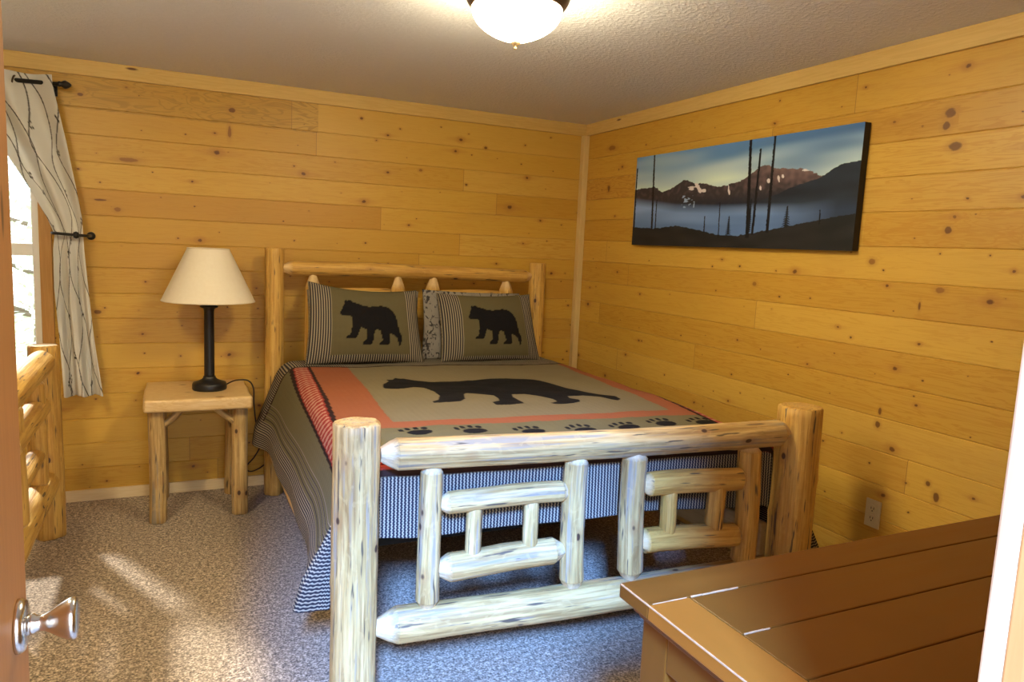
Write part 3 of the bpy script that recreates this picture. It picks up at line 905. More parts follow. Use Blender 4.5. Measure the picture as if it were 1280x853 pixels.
    hemw = .018 * np.sin(Uf * 4.2 + .4) + .008 * np.sin(Uf * 11)
    Xf = np.broadcast_to(xe, Uf.shape).copy()
    Yf = ye[None, :] - .012 * np.sin(a * PI / 2) - .010 * np.sin(Uf * 9) * Df / DF
    Zf = ze[None, :] - Df * (1 + hemw / DF * .5) - .012 * a * 0 - Df * .10 * (Uf / Wd)
    xff = XLq + Uf; yff = np.broadcast_to(yf[row][sel], Uf.shape) - Df
    c2, s2 = quilt_color(xff, yff, None, None, None)
    e = yff - foot_y(xff)
    s2 = np.where(e < -.035, 1.0, s2)
    grid_mesh('foot_flap', np.stack([Xf, Yf, Zf], -1), c2, s2, M_QUILT, o, np.stack([xff, yff], -1), .010)
    return o
quilt = build_quilt()
tag(quilt, 'green and rust woven quilt with a big black bear, spread over the queen bed', 'quilt')

# ------------------------------------------------------------------ pillows
def pillow(name, blc, brc, tlc, trc, thick, front, mat, pat=None, seed=0, back=.6, sag=.03):
    """pillow between four seam corners; puffs toward the viewer (front) and back"""
    n = 100
    u = np.linspace(0, 1, n); v = np.linspace(0, 1, int(n * .75))
    U, V = np.meshgrid(u, v)
    bl, br, tl, tr = [np.array(q, float) for q in (blc, brc, tlc, trc)]
    # seam pulls in between the corners
    sx = (1 - (2 * V - 1) ** 2) * .020; sy = (1 - (2 * U - 1) ** 2)
    Uu = U + (.5 - U) * 2 * sx * (np.abs(2 * U - 1))
    Vv = V - sy * sag / .5 * np.clip(V, 0, 1) ** 2 + sy * .012 * (1 - V) ** 2
    base = (bl[None, None] * ((1 - Uu) * (1 - Vv))[..., None] + br[None, None] * (Uu * (1 - Vv))[..., None] + tl[None, None] * ((1 - Uu) * Vv)[..., None] + tr[None, None] * (Uu * Vv)[..., None])
    f = np.clip((1 - np.abs(2 * U - 1) ** 2.6), 0, 1) ** .55 * np.clip((1 - np.abs(2 * V - 1) ** 2.4), 0, 1) ** .55
    wr = nfield(U, V, 4.0, seed) * .010 + nfield(U, V, 11.0, seed + 3) * .004
    up = (tl + tr - bl - br); rt = (br + tr - bl - tl)
    nrm = np.cross(rt, up); nrm /= np.linalg.norm(nrm)
    if nrm[1] > 0: nrm = -nrm
    Wm = np.linalg.norm(br - bl); Hm = np.linalg.norm(tl - bl)
    uvm = np.stack([U * Wm, V * Hm], -1)
    cols = st = None
    if pat is not None: cols, st = pat(U, V, Wm, Hm)
    fr = base + nrm[None, None] * (f * thick + wr * f)[..., None]
    bk = base - nrm[None, None] * (f * thick * back)[..., None]
    # one closed surface: front sheet, then the back sheet mirrored (u reversed)
    pts = np.concatenate([fr, bk[:, ::-1]], 1)
    if cols is not None:
        cb = np.empty_like(cols); cb[:] = C_GREEN
        cols = np.concatenate([cols, cb], 1); st = np.concatenate([st, np.zeros_like(st)], 1)
    o = grid_mesh(name, pts, cols, st, mat, None, np.concatenate([uvm, uvm[:, ::-1]], 1))
    # close the remaining seams by welding
    bm = bmesh.new(); bm.from_mesh(o.data)
    m_, w_ = pts.shape[:2]
    bm.verts.ensure_lookup_table()
    for r in range(m_ - 1):
        bm.faces.new((bm.verts[r * w_ + w_ - 1], bm.verts[r * w_], bm.verts[(r + 1) * w_], bm.verts[(r + 1) * w_ + w_ - 1])).smooth = True
    bmesh.ops.remove_doubles(bm, verts=bm.verts, dist=.0008)
    bmesh.ops.recalc_face_normals(bm, faces=bm.faces)
    bm.to_mesh(o.data); bm.free()
    return o

def sham_pattern(l, r, bot):
    def pat(U, V, Wm, Hm):
        c = np.empty(U.shape + (3,)); c[:] = C_GREEN * .86
        st = np.zeros(U.shape)
        st[(U < l) | (U > r) | (V < bot)] = 1
        c[poly_sdf(U * Wm, V * Hm, [(a * Wm, b * Hm) for a, b in PBEAR]) < 0] = C_BLACK
        return c, st
    return pat
ps = pillow('pillow_sham', (-1.985, -.455, .815), (-1.290, -.455, .812), (-1.955, -.345, 1.278), (-1.315, -.345, 1.236), .085, 1, M_SHAM, sham_pattern(.185, .865, .10), 1, .35, .035)
tag(ps, 'olive bear pillow sham with striped sides, nearest the table lamp', 'pillow', 'bear pillow shams')
ps2 = pillow('pillow_sham', (-1.185, -.455, .812), (-.515, -.455, .808), (-1.190, -.345, 1.220), (-.560, -.345, 1.222), .085, 1, M_SHAM, sham_pattern(.20, .86, .06), 5, .35, .02)
tag(ps2, 'olive bear pillow sham with striped sides, nearest the room corner', 'pillow', 'bear pillow shams')
bp = pillow('pillow', (-1.96, -.325, .812), (-1.275, -.325, .812), (-1.950, -.285, 1.225), (-1.285, -.285, 1.225), .030, 1, M_SPOT, None, 9, .6, .02)
tag(bp, 'grey spotted pillow behind the sham nearest the table lamp', 'pillow', 'spotted pillows behind the shams')
bp = pillow('pillow', (-1.275, -.345, .812), (-.60, -.310, .812), (-1.275, -.325, 1.240), (-.60, -.280, 1.222), .022, 1, M_SPOT, None, 12, .6, .01)
tag(bp, 'grey spotted pillow showing in the gap between the two bear shams', 'pillow', 'spotted pillows behind the shams')

# ------------------------------------------------------------------ nightstand
ns = empty('nightstand', (-2.527, -.28, 0), label='small square pine log nightstand under the table lamp', cat='nightstand')
def slab():
    bm = bmesh.new()
    x0, x1, y0, y1 = -.262, .262, -.262, .262
    box(bm, x0, x1, y0, y1, .602, .668, .016, 3)
    bmesh.ops.subdivide_edges(bm, edges=[e for e in bm.edges if e.calc_length() > .2], cuts=14, use_grid_fill=True)
    for v in bm.verts:
        k = noise.noise(v.co * 7.0) * .010
        if abs(v.co.y) > .24: v.co.y += k * (1 if v.co.y > 0 else 1.4)
        if abs(v.co.x) > .24: v.co.x += k
    return bm
def slab_material():
    N = NT('live_edge_pine', .35, .45)
    co = N.coord('Object'); x, y, z = N.sep(co)
    g = N.noise(N.comb(N.math('MULTIPLY', x, 1.6), N.math('MULTIPLY', y, 12.0), N.math('MULTIPLY', z, 9.0)), 2.2, 4, .55, 1.4)
    r = N.math('SINE', N.math('MULTIPLY', g, 40.0))
    c = N.mix(N.math('MULTIPLY_ADD', r, .3, .35), (.72, .52, .25), (.58, .35, .12))
    k = N.n('ShaderNodeTexVoronoi'); N.set(k.inputs['Vector'], N.vmath('MULTIPLY', co, (1, 1.0, .3))); k.inputs['Scale'].default_value = 7.0
    c = N.mix(N.smooth(k.outputs['Distance'], .22, .10, 0, .8), c, (.30, .14, .04))
    N.color(c); return N.m
mesh_obj('table_top', slab(), slab_material(), ns, True)
for i, (sx, sy) in enumerate(((-.201, -.180), (.203, -.172), (-.195, .19), (.19, .19))):
    add_log('leg', ns, (sx, sy, 0), (sx, sy, .615), .044, .041, seed=50 + i, mat=M_LOG)
for i, sx in enumerate((-1, 1)):
    add_log('brace', ns, (sx * .185, -.175, .505), (sx * .085, -.175, .600), .019, .019, seed=60 + i, mat=M_LOG)

# ------------------------------------------------------------------ table lamp
lamp = empty('table_lamp', (-2.467, -.295, .6688), label='table lamp with black column and cream cone shade on the nightstand', cat='lamp')
mesh_obj('base', lathe(bmesh.new(), [(0, 0), (.086, 0), (.089, .006), (.088, .030), (.084, .038), (.060, .046), (.040, .056), (.032, .066), (.031, .074), (0, .074)], 48), M_BLACKPOWDER, lamp, True)
mesh_obj('pole', lathe(bmesh.new(), [(0, .07), (.0275, .07), (.0265, .085), (.0255, .43), (.029, .445), (.046, .452), (.048, .458), (.040, .462), (.014, .466), (.014, .50), (0, .50)], 32), M_BLACKPOWDER, lamp, True)
def shade_bm():
    return lathe(bmesh.new(), [(.236, .487), (.234, .484), (.232, .488), (.103, .765), (.1035, .770), (.105, .770), (.106, .766), (.2365, .487)], 64, cap=False)
N = NT('linen_shade', .85, .15)
co = N.coord('Object')
N.color(N.mix(N.noise(co, 60, 3), (.74, .66, .50), (.80, .73, .58)))
N.b.inputs['Subsurface Weight'].default_value = 0.0
o = mesh_obj('lamp_shade', shade_bm(), N.m, lamp, True)
M_PIPE = plain('shade_piping', (.70, .60, .42), .8)
bm = bmesh.new()
tube(bm, [(.1045 * math.cos(2 * PI * i / 64), .1045 * math.sin(2 * PI * i / 64), .768) for i in range(64)], .003, 6, closed=True)
mesh_obj('shade_trim', bm, M_PIPE, lamp)
bm = bmesh.new()
tube(bm, [(.235 * math.cos(2 * PI * i / 64), .235 * math.sin(2 * PI * i / 64), .487) for i in range(64)], .003, 6, closed=True)
mesh_obj('shade_trim', bm, M_PIPE, lamp)
bm = bmesh.new()
for k in range(3):
    a = k * 2 * PI / 3
    tube(bm, [(0, 0, .74), (.103 * math.cos(a), .103 * math.sin(a), .764)], .0022, 6)
tube(bm, [(0, 0, .49), (0, 0, .74)], .004, 8)
mesh_obj('harp', bm, M_BRASS, lamp)
W2 = lambda x, y, z: (x + 2.467, y + .295, z - .668)
cord = [(-2.39, -.27, .680), (-2.33, -.235, .700), (-2.262, -.22, .694), (-2.232, -.22, .650), (-2.228, -.21, .56), (-2.215, -.19, .44), (-2.190, -.14, .33), (-2.182, -.10, .27), (-2.215, -.085, .20), (-2.252, -.080, .155), (-2.252, -.075, .120), (-2.225, -.07, .110), (-2.185, -.06, .120), (-2.15, -.035, .135)]
mesh_obj('cord', tube(bmesh.new(), catmull([W2(*p) for p in cord], 8), .0042, 8), M_CORD, lamp, True)

# ------------------------------------------------------------------ twin log bed by the window (its footboard shows)
b2 = empty('log_bed', (-3.205, -.502, 0), label='second pine log bed under the window, mostly hidden by the open door', cat='bed')
W_2 = 1.12
def twin_end(x, top, seed):
    add_log('post', b2, (x, 0, 0), (x, 0, top), .068, .066, seed=seed, mat=M_LOG_LAMPLIT)
    add_log('post', b2, (x, -W_2, 0), (x, -W_2, top), .068, .066, seed=seed + 1, mat=M_LOG_LAMPLIT)
    G = lambda s, z: (x, -s, z)
    add_log('rail', b2, G(.05, .885), G(W_2 - .05, .885), .056, .056, T, T, seed=seed + 2, mat=M_LOG_LAMPLIT)
    add_log('rail', b2, G(.05, .305), G(W_2 - .05, .305), .060, .060, T, T, seed=seed + 3, mat=M_LOG_LAMPLIT)
    add_log('spindle', b2, G(.30, .34), G(.30, .85), .042, .042, T2, T2, seed=seed + 4, mat=M_LOG_LAMPLIT)
    add_log('spindle', b2, G(W_2 - .30, .34), G(W_2 - .30, .85), .042, .042, T2, T2, seed=seed + 5, mat=M_LOG_LAMPLIT)
    add_log('ladder_rail', b2, G(.17, .70), G(W_2 - .17, .70), .050, .050, (.03, .6), (.03, .6), seed=seed + 6, mat=M_LOG_LAMPLIT)
    add_log('ladder_rail', b2, G(.26, .50), G(W_2 - .26, .50), .036, .036, T2, T2, seed=seed + 7, mat=M_LOG_LAMPLIT)
twin_end(0, .955, 80)
twin_end(-2.05, .955, 95)
for y in (-.03, -W_2 + .03):
    mesh_obj('side_rail', nb(-2.02, -.03, y - .018, y + .018, .24, .40, .005), M_RAIL, b2)

# ------------------------------------------------------------------ curtain, rod and holdback
rod = empty('curtain_rod', (-3.127, -.115, 2.232), label='black curtain rod with a turned finial above the window', cat='curtain rod')
mesh_obj('pole', tube(bmesh.new(), [(-1.33, 0, -.03), (-.02, 0, -.001)], .0105, 14), M_BLACK, rod, True)
mesh_obj('finial', lathe(bmesh.new(), [(0, -.03), (.012, -.03), (.015, -.022), (.012, -.016), (.020, -.004), (.021, .004), (.014, .018), (.006, .028), (0, .030)], 24, Matrix.Translation((0, 0, 0)) @ Matrix.Rotation(PI / 2, 4, 'Y')), M_BLACK, rod, True)
for x in (-.06, -1.27):
    zz = -.03 * (-x / 1.33)
    bm = bmesh.new()
    tube(bm, [(x, .113, zz - .01), (x, .02, zz - .014), (x, 0, zz - .014)], .006, 10)
    box(bm, x - .015, x + .015, .106, .1145, zz - .045, zz + .025, .003)
    mesh_obj('bracket', bm, M_BLACK, rod)

def curtain():
    step = .006
    nz = 300; nu = 170
    v = np.linspace(0, 1, nz)          # 0 top -> 1 bottom
    u = np.linspace(0, 1, nu)
    U, V = np.meshgrid(u, v)
    z = 2.268 - V * (2.268 - .622)
    zk = [2.268, 2.22, 1.95, 1.70, 1.56, 1.475, 1.40, 1.20, .95, .622]
    lft = [-3.62, -3.60, -3.43, -3.29, -3.222, -3.192, -3.200, -3.200, -3.186, -3.172]
    rgt = [-3.178, -3.176, -3.125, -3.085, -3.066, -3.064, -3.062, -3.048, -3.027, -2.992]
    zr = np.array(zk)[::-1]
    XL_ = np.interp(z, zr, np.array(lft)[::-1]); XR_ = np.interp(z, zr, np.array(rgt)[::-1])
    amp = np.interp(z, zr, np.array([.030, .032, .034, .026, .016, .010, .016, .026, .030, .034])[::-1])
    ph = U * 2 * PI * 2.0
    X = XL_ + (XR_ - XL_) * U + .012 * np.sin(ph * 2) * 0
    Y = -.118 + amp * np.cos(ph + 3.1 + V * .6) + .006 * np.sin(U * 40 + V * 9) * np.clip((V - .45) * 3, 0, 1) + .010 * nfield(U * 2, V, 2.5, 4)
    Z = z - .006 * np.sin(ph) * (V > .9) - .012 * (1 - V) * (np.cos(ph + 3.1) < -2)
    # printed vines: swinging dark stems with leaf dots, in cloth coordinates (m)
    cu = U * .66; cv = V * 1.65
    c = np.empty(U.shape + (3,)); c[:] = (.74, .73, .68)
    k = np.zeros(U.shape)
    rnd = random.Random(5)
    dm = np.full(U.shape, 9.0)
    for i in range(6):
        x0 = .05 + i * .112
        a1, p1, l1 = rnd.uniform(.05, .075), rnd.uniform(0, 6.3), rnd.uniform(.50, .66)
        cx = x0 + a1 * np.sin(cv * 2 * PI / l1 + p1) + .006 * np.sin(cv * 2 * PI / .23 + p1 * 2)
        slope = np.sqrt(1 + (a1 * 2 * PI / l1 * np.cos(cv * 2 * PI / l1 + p1)) ** 2)
        dm = np.minimum(dm, np.abs(cu - cx) / slope - .0030)
        for j in range(4):
            lv = rnd.uniform(0, 1.65)
            lx = x0 + a1 * math.sin(lv * 2 * PI / l1 + p1) + .006 * math.sin(lv * 2 * PI / .23 + p1 * 2)
            for q in range(4):
                ax = lx + rnd.uniform(-.02, .02); av = lv + rnd.uniform(-.022, .022)
                dm = np.minimum(dm, np.hypot(cu - ax, cv - av) - .0055)
    c[dm < 0] = (.05, .045, .042)
    edge = (dm >= 0) & (dm < .003)
    c[edge] = (.40, .385, .34)
    st = np.zeros(U.shape)
    N = NT('vine_print_cotton', .9, .1)
    col = N.attr('weave', 'Color'); uvn = N.attr('cloth')
    N.color(col)
    N.bump(N.noise(uvn, 500, 2), .15, .002)
    # thin cotton lets some daylight through
    tl = N.n('ShaderNodeBsdfTranslucent'); N.set(tl.inputs['Color'], col)
    mx = N.n('ShaderNodeMixShader'); mx.inputs[0].default_value = .25
    out = N.t.nodes['Material Output']
    N.t.links.new(N.b.outputs[0], mx.inputs[1]); N.t.links.new(tl.outputs[0], mx.inputs[2]); N.t.links.new(mx.outputs[0], out.inputs['Surface'])
    o = grid_mesh('curtain', np.stack([X, Y, Z], -1), c, None, N.m, None, np.stack([cu, cv], -1), .002)
    # grommets
    for gx in (-3.195, -3.345, -3.47, -3.58):
        bm = bmesh.new()
        tube(bm, [(gx + .006 * math.cos(a) , -.117 + .021 * math.sin(a), 2.226 + .021 * math.cos(a)) for a in [2 * PI * i / 28 for i in range(28)]], .0045, 8, closed=True)
        mesh_obj('grommet', bm, M_BRONZE, o, True)
    return o
cur = curtain()
tag(cur, 'white cotton curtain with dark vine print, tied back beside the window', 'curtain')
hbk = empty('curtain_holdback', (-3.062, -.0, 1.475), label='black metal holdback gathering the vine print curtain at mid height', cat='holdback')
bm = bmesh.new()
tube(bm, catmull([(.022, -.004, 0), (.022, -.10, .0), (.012, -.150, .001), (-.03, -.168, .003), (-.09, -.168, .006), (-.128, -.155, .008), (-.142, -.12, .008), (-.14, -.07, .008)], 8), .0075, 10)
mesh_obj('arm', bm, M_BLACK, hbk, True)
mesh_obj('knob', lathe(bmesh.new(), [(0, -.014), (.014, -.012), (.019, 0), (.014, .012), (0, .014)], 20, Matrix.Translation((-.030, -.170, .003)) @ Matrix.Rotation(PI / 2, 4, 'Y')), M_BLACK, hbk, True)
mesh_obj('rosette', lathe(bmesh.new(), [(0, -.0005), (.022, -.0005), (.020, .010), (.010, .016), (0, .016)], 24, Matrix.Translation((.022, 0, 0)) @ Matrix.Rotation(PI / 2, 4, 'X')), M_BLACK, hbk, True)

# ------------------------------------------------------------------ landscape canvas on the right wall
def painting():
    y0, y1, z0, z1, D = -.696, -2.3415, 1.566, 2.0975, .036
    root = empty('wall_canvas', (-.001, (y0 + y1) / 2, z0), label='wide unframed canvas of misty mountains and bare trunks on the right wall', cat='painting')
    Wm, Hm = y0 - y1, z1 - z0
    n, m = 620, 210
    s = np.linspace(0, 1, n); t = np.linspace(0, 1, m)
    S, T_ = np.meshgrid(s, t)
    ip = lambda L: np.interp(S, [a for a, b in L], [b for a, b in L])
    n1 = nfield(S, T_, 60, 1.0) * .012; n2 = nfield(S, T_, 9, 5.0); n3 = nfield(S * .35, T_, 9.0, 2.0); n4 = nfield(S * 2.5, T_, 22, 6.0)
    L = lambda *a: np.array(srgb(*a))
    mixc = lambda a, b, k: a + (b - a) * np.clip(k, 0, 1)[..., None]
    k = np.clip((T_ - .55) / .45, 0, 1)
    sky = mixc(L(214, 222, 190), L(98, 136, 172), (k + n3 * .35) ** .8)
    sky = mixc(sky, L(58, 88, 122), np.clip((S - .35) * 1.2, 0, 1) * np.clip((T_ - .72) * 3.2 + n3, 0, 1))
    c = sky
    rg = ip(RIDGE) + n1
    mt_ = T_ < rg
    rock = mixc(np.broadcast_to(L(58, 50, 50), c.shape), L(118, 92, 84), np.clip((S - .45) * 3, 0, 1) * np.clip((T_ - .5) * 5, 0, 1) + n4 * .5)
    rock = mixc(rock, L(30, 36, 44), np.clip((.53 - T_) * 8 + n4 * .4, 0, 1))
    c = np.where(mt_[..., None], rock, c)
    for a, b, rx, ry in SNOW:
        q = ((S - a + (T_ - b) * .08) / rx) ** 2 + ((T_ - b) / ry) ** 2 + n4 * 1.2
        c = np.where((mt_ & (q < .75))[..., None], L(214, 196, 180), c)
    fr = (np.abs(S - .32) < .035) & (T_ > .40) & (T_ < .53) & (n4 + nfield(S, T_, 70, 3.0) * .7 > .25)
    c = np.where(fr[..., None], L(150, 165, 180), c)
    hill = T_ < ip(HILL) + n1 * .7
    c = np.where(hill[..., None], mixc(np.broadcast_to(L(34, 38, 44), c.shape), L(44, 52, 60), n2 + .4), c)
    ft_ = ip(FOGTOP)
    fog = np.clip((ft_ + .03 - T_) / .10, 0, 1)
    fogc = mixc(np.broadcast_to(L(92, 116, 150), c.shape), L(134, 156, 188), np.clip((T_ - .22) * 5 + n3 * .6, 0, 1))
    fogc = mixc(fogc, L(48, 58, 74), np.clip((S - .70) * 4.2, 0, 1))
    c = mixc(c, fogc, fog * .96)
    gr = T_ < ip(GROUND) + n1 * .9
    c = np.where(gr[..., None], mixc(np.broadcast_to(L(30, 30, 28), c.shape), L(46, 42, 40), n2 + .3), c)
    for sa, ta, sb, tb, w in TRUNKS:
        kk = np.clip((T_ - tb) / (ta - tb), 0, 1)
        cx = sb + (sa - sb) * kk
        wd = w / Wm * (1 - .30 * kk) * .62
        msk = (np.abs(S - cx - n1 * .12) < wd) & (T_ < ta) & (T_ > tb - .03)
        c = np.where(msk[..., None], L(20, 19, 22), c)
    for sx, top, bot, w in FIRS:
        kk = np.clip((top - T_) / (top - bot), 0, 1)
        msk = (T_ < top) & (T_ > bot) & (np.abs(S - sx) < (w / 2) * kk * (.55 + .45 * np.sin(T_ * 330 + np.abs(S - sx) * 400)) * .8 + .002)
        c = np.where(msk[..., None], L(24, 26, 28), c)
    pts = np.stack([np.full(S.shape, -D - .0008), (S - .5) * -Wm, T_ * Hm], -1)
    N = NT('canvas_print', .55, .25)
    N.color(N.attr('weave', 'Color'))
    N.bump(N.noise(N.coord('Object'), 700, 1), .1, .001)
    mesh_obj('stretched_edge', nb(-D, -.0, -Wm / 2, Wm / 2, 0, Hm, .002), plain('canvas_side', (.018, .017, .018), .6), root)
    grid_mesh('print', pts, np.clip(c * np.array((1.02, 1.17, 1.48)), 0, 1), None, N.m, root)
    return root
painting()

# ------------------------------------------------------------------ wall outlet
ol = empty('wall_outlet', (-.0005, -2.552, .482), label='ivory duplex wall outlet low on the right wall', cat='outlet')
mesh_obj('cover_plate', nb(-.007, 0, -.035, .035, -.0585, .0585, .0025), M_IVORY, ol)
for z in (-.0205, .0205):
    r = lathe(bmesh.new(), [(0, 0), (.0165, 0), (.0165, .0025), (0, .0025)], 28, Matrix.Translation((-.0068, 0, z)) @ Matrix.Rotation(-PI / 2, 4, 'Y'))
    ro = mesh_obj('receptacle', r, M_IVORY, ol)
    bm = bmesh.new()
    box(bm, -.0098, -.0092, -.0075, -.0048, z - .002, z + .008)
    box(bm, -.0098, -.0092, .0048, .0075, z - .002, z + .008)
    box(bm, -.0098, -.0092, -.0025, .0025, z - .011, z - .006)
    mesh_obj('slots', bm, M_DARK, ro)

# ------------------------------------------------------------------ dresser by the door
def dresser():
    x0, x1, y1, y0, zt = -1.889, -.36, -3.475, -4.065, .900
    root = empty('dresser', ((x0 + x1) / 2, (y0 + y1) / 2, 0), label='brown stained wooden dresser with worn plank top beside the doorway', cat='dresser')
    ox, oy = root.location.x, root.location.y
    def wm(name, axis, seed, light=(.145, .050, .006), dark=(.095, .031, .004)):
        N = NT(name, .38, .22)
        x, y, z = N.sep(N.coord('Object'))
        sc = [9.0, 9.0, 9.0]; sc[axis] = .9
        g = N.noise(N.comb(N.math('MULTIPLY', x, sc[0]), N.math('MULTIPLY', y, sc[1]), N.math('MULTIPLY_ADD', z, sc[2], seed)), 2.4, 4, .55, .6)
        g2 = N.noise(N.coord('Object'), 4.0, 2)
        c = N.mix(g, dark, light)
        c = N.mix(N.smooth(g2, .5, .7, 0, .3), c, dark)
        N.color(c)
        N.set(N.b.inputs['Roughness'], N.math('MULTIPLY_ADD', g, .2, .28))
        return N.m
    m_x = wm('stained_plank_x', 0, 1.0); m_y = wm('stained_plank_y', 1, 2.0, (.27, .090, .011), (.21, .066, .007)); m_z = wm('stained_panel', 2, 3.0)
    b = .09; pw = .138; th = .028
    top = empty('top', (0, 0, 0)); top.parent = root
    L = lambda a, c, d, e, f, g, bev=.003: nb(a - ox, c - ox, d - oy, e - oy, f, g, bev)
    mesh_obj('border_board', L(x0, x1, y1 - b, y1, zt - th, zt), m_x, top)
    mesh_obj('border_board', L(x0, x1, y0, y0 + b, zt - th, zt), m_x, top)
    mesh_obj('end_board', L(x0, x0 + b, y0 + b + .0008, y1 - b - .0008, zt - th, zt), m_y, top)
    mesh_obj('end_board', L(x1 - b, x1, y0 + b + .0008, y1 - b - .0008, zt - th, zt), m_y, top)
    for k in range(3):
        ya = y1 - b - .001 - k * (pw - .001)
        mesh_obj('plank', L(x0 + b + .001, x1 - b - .001, ya - pw + .003, ya - .0005, zt - th, zt - .0006), m_x, top)
    # pale worn arrises along the joints
    M_WORN = plain('bare_worn_edge', (.42, .25, .13), .6, 0, .3, .4, 60)
    rnd = random.Random(2)
    def wear(xa, xb, y, w):
        bm = bmesh.new()
        n = max(2, int((xb - xa) / .012))
        pts = [(xa + (xb - xa) * i / n, y + rnd.uniform(-.0006, .0006), zt - .0001) for i in range(n + 1)]
        for (p, q) in zip(pts, pts[1:]):
            ww = w * rnd.uniform(.5, 1.1)
            box(bm, p[0] - ox, q[0] - ox, p[1] - ww - oy, p[1] + ww - oy, zt - .002, zt + .0003)
        mesh_obj('worn_edge', bm, M_WORN, top)
    wear(x0 + .095, x0 + .205, y1 - b, .0014)
    wear(x0 + .01, x0 + .085, y1 - b, .0004)
    wear(x0 + .095, x0 + .150, y1 - b - pw, .0011)
    n = 60
    bm = bmesh.new()
    for i in range(n):
        ya = y1 - .004 - i * .0085
        ww = rnd.uniform(.0, .0007)
        box(bm, x0 - .0003 - ox, x0 + .0007 + ww - ox, ya - .0085 - oy, ya - oy, zt - .0024, zt + .0003)
    w = mesh_obj('worn_edge', bm, M_WORN, top)
    # moulding under the top, then the case
    bm = bmesh.new()
    for i, (ins, za, zb) in enumerate(((.012, .862, .872), (.020, .852, .864), (.028, .842, .854))):
        box(bm, x0 + ins - ox, x1 - ins - ox, y0 + .002 - oy, y1 - ins - oy, za, zb, .003)
    mesh_obj('moulding', bm, m_x, root)
    cx0, cx1, cy0, cy1 = x0 + .034, x1 - .034, y0 + .006, y1 - .034
    case = mesh_obj('case', L(cx0 + .012, cx1 - .012, cy0, cy1 - .006, .06, .845), m_z, root)
    side = empty('side_panel', (0, 0, 0)); side.parent = root
    for nm, ya, yb, za, zb in (('stile', cy1 - .075, cy1, .03, .843), ('stile', cy0, cy0 + .075, .03, .843), ('rail', cy0 + .075, cy1 - .075, .775, .843), ('rail', cy0 + .075, cy1 - .075, .06, .14)):
        mesh_obj(nm, L(cx0, cx0 + .020, ya, yb, za, zb, .004), m_z, side)
    mesh_obj('raised_panel', L(cx0 + .004, cx0 + .016, cy0 + .105, cy1 - .105, .170, .745, .011), m_z, side)
    for xa in (cx0, cx1 - .05):
        for ya in (cy0, cy1 - .05):
            mesh_obj('foot', L(xa, xa + .05, ya, ya + .05, 0, .075, .004), m_z, root)
    # drawers on the face toward the bed
    for r in range(3):
        for q in range(2):
            xa = cx0 + .03 + q * ((cx1 - cx0 - .06) / 2) + .008
            xb = xa + (cx1 - cx0 - .06) / 2 - .016
            za = .10 + r * .245
            d = mesh_obj('drawer', L(xa, xb, cy1 - .008, cy1 + .008, za, za + .228, .004), m_x, root)
            for kx in (.25, .75):
                mesh_obj('knob', lathe(bmesh.new(), [(0, 0), (.008, 0), (.007, .008), (.015, .016), (.014, .022), (0, .025)], 20, Matrix.Translation((xa + (xb - xa) * kx - ox, cy1 + .007 - oy, za + .115)) @ Matrix.Rotation(-PI / 2, 4, 'X')), M_BLACK, d, True)
    return root
dresser()

# ------------------------------------------------------------------ outside: ground and a tree beyond the window
N = NT('dry_grass', .95, .1)
N.color(N.mix(N.noise(N.coord('Object'), 3, 4), (.30, .34, .16), (.45, .46, .28)))
struct('ground', nb(-16, 6, .12, 16, -.5, -.35), N.m)
def tree(loc, h, rad, seed, nleaf, label):
    rnd = random.Random(seed)
    root = empty('tree', loc, label=label, cat='tree')
    bm = bmesh.new()
    tube(bm, [(0, 0, -.02), (.03, .02, h * .35), (-.02, .05, h * .7), (.02, .03, h)], [.11, .09, .06, .02], 10)
    for i in range(16):
        a = rnd.uniform(0, 6.28); z = rnd.uniform(.15, .9) * h
        L = rad * rnd.uniform(.5, .95)
        tube(bm, [(0, .02, z), (math.cos(a) * L * .5, math.sin(a) * L * .5, z + .15), (math.cos(a) * L, math.sin(a) * L, z + rnd.uniform(-.1, .5))], [.03, .02, .006], 6)
    mesh_obj('trunk', bm, plain('bark', (.20, .16, .12), .9), root)
    bm = bmesh.new()
    for i in range(nleaf):
        z = rnd.uniform(.08, 1.02) * h
        r = rad * math.sqrt(rnd.random()) * (1.0 - .35 * (z / h))
        a = rnd.uniform(0, 6.28)
        c = Vector((r * math.cos(a), r * math.sin(a), z))
        s = rnd.uniform(.03, .065)
        R = Matrix.Rotation(rnd.uniform(0, 6.28), 3, 'X') @ Matrix.Rotation(rnd.uniform(0, 6.28), 3, 'Z')
        vs = [bm.verts.new(c + R @ Vector(p)) for p in ((-s, 0, 0), (0, -s * .45, s * .1), (s, 0, 0), (0, s * .45, s * .1))]
        bm.faces.new(vs)
    N = NT('leaves', .6, .3)
    N.color(N.mix(N.noise(N.coord('Object'), 2.5, 3), (.48, .62, .50), (.72, .82, .70)))
    f = mesh_obj('foliage', bm, N.m, root)
    return root
tree((-4.0, 5.2, -.35), 4.2, 1.5, 3, 5200, 'bright leafy tree seen through the window glass')

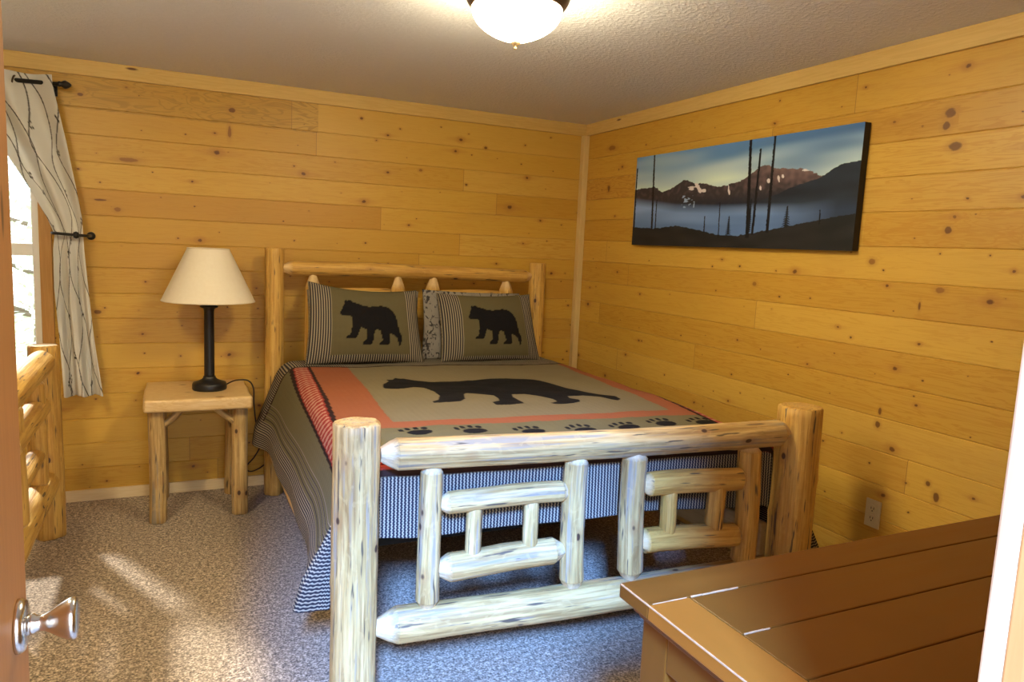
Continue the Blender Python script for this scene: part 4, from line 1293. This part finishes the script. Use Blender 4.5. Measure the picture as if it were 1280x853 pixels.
# ------------------------------------------------------------------ light
world = bpy.data.worlds.new('sky'); scene.world = world
world.use_nodes = True
nt = world.node_tree
bg = nt.nodes['Background']
sky = nt.nodes.new('ShaderNodeTexSky')
sky.sky_type = 'NISHITA'
sky.sun_disc = False
sky.sun_elevation = math.radians(38); sky.sun_rotation = math.radians(200)
sky.air_density = 1.0; sky.dust_density = 2.0
mixn = nt.nodes.new('ShaderNodeMix'); mixn.data_type = 'RGBA'; mixn.inputs[0].default_value = .55
mul = nt.nodes.new('ShaderNodeVectorMath'); mul.operation = 'SCALE'; mul.inputs['Scale'].default_value = .16
nt.links.new(sky.outputs[0], mul.inputs[0])
nt.links.new(mul.outputs[0], mixn.inputs[6])
mixn.inputs[7].default_value = (.90, .96, 1.0, 1)
nt.links.new(mixn.outputs[2], bg.inputs['Color'])
bg.inputs['Strength'].default_value = 4.0

def area(name, loc, target, sx, sy, power, col, spread=PI):
    l = bpy.data.lights.new(name, 'AREA')
    l.shape = 'RECTANGLE'; l.size = sx; l.size_y = sy; l.energy = power; l.color = col; l.spread = spread
    o = bpy.data.objects.new(name, l)
    o.location = loc
    o.rotation_euler = (Vector(target) - Vector(loc)).to_track_quat('-Z', 'Y').to_euler()
    link(o)
    return o
# high hall window behind the doorway, and the bedroom window
area('hall_skylight_daylight', (-3.48, -6.7, 3.42), (-1.9, -2.6, .3), .65, .8, 2000, (.15, .37, 1.0))
wp = area('window_portal', ((WIN[0] + WIN[1]) / 2, .16, 1.41), ((WIN[0] + WIN[1]) / 2, -2.0, 1.41), 1.0, 1.42, 1, (1, 1, 1))
wp.data.cycles.is_portal = True
sun = bpy.data.lights.new('low_sun', 'SUN'); sun.energy = 9.0; sun.angle = math.radians(4); sun.color = (.95, .97, 1.0)
so = bpy.data.objects.new('low_sun', sun); link(so); so.location = (-5, 6, 6)
so.rotation_euler = Vector((.43, -.90, -.78)).to_track_quat('-Z', 'Y').to_euler()

# ------------------------------------------------------------------ camera
def rot(rx, ry, rz):
    cx, sx, cy, sy, cz, sz = math.cos(rx), math.sin(rx), math.cos(ry), math.sin(ry), math.cos(rz), math.sin(rz)
    Rz = Matrix(((cz, -sz, 0), (sz, cz, 0), (0, 0, 1))); Rx = Matrix(((1, 0, 0), (0, cx, -sx), (0, sx, cx))); Ry = Matrix(((cy, 0, sy), (0, 1, 0), (-sy, 0, cy)))
    return Rz @ Rx @ Ry
M3 = rot(-.127622, -.045405, -.438348)
r_, f_, u_ = M3.col[0], M3.col[1], M3.col[2]
cam = bpy.data.cameras.new('camera')
cam.sensor_fit = 'HORIZONTAL'; cam.sensor_width = 36.0; cam.lens = 911.8 / 1280 * 36
cam.clip_start = .02; cam.clip_end = 100
co = bpy.data.objects.new('camera', cam)
link(co)
Mc = Matrix(((r_.x, u_.x, -f_.x, -2.64418), (r_.y, u_.y, -f_.y, -4.56031), (r_.z, u_.z, -f_.z, 1.51617), (0, 0, 0, 1)))
co.matrix_world = Mc
scene.camera = co

scene.view_settings.view_transform = 'Standard'
scene.view_settings.look = 'None'
scene.view_settings.gamma = 1.0
scene.view_settings.use_curve_mapping = False
scene.view_settings.exposure = 0.10
try:
    scene.cycles.max_bounces = 10
    scene.cycles.diffuse_bounces = 6
    scene.cycles.sample_clamp_indirect = 8.0
    scene.cycles.use_denoising = True
except Exception:
    pass
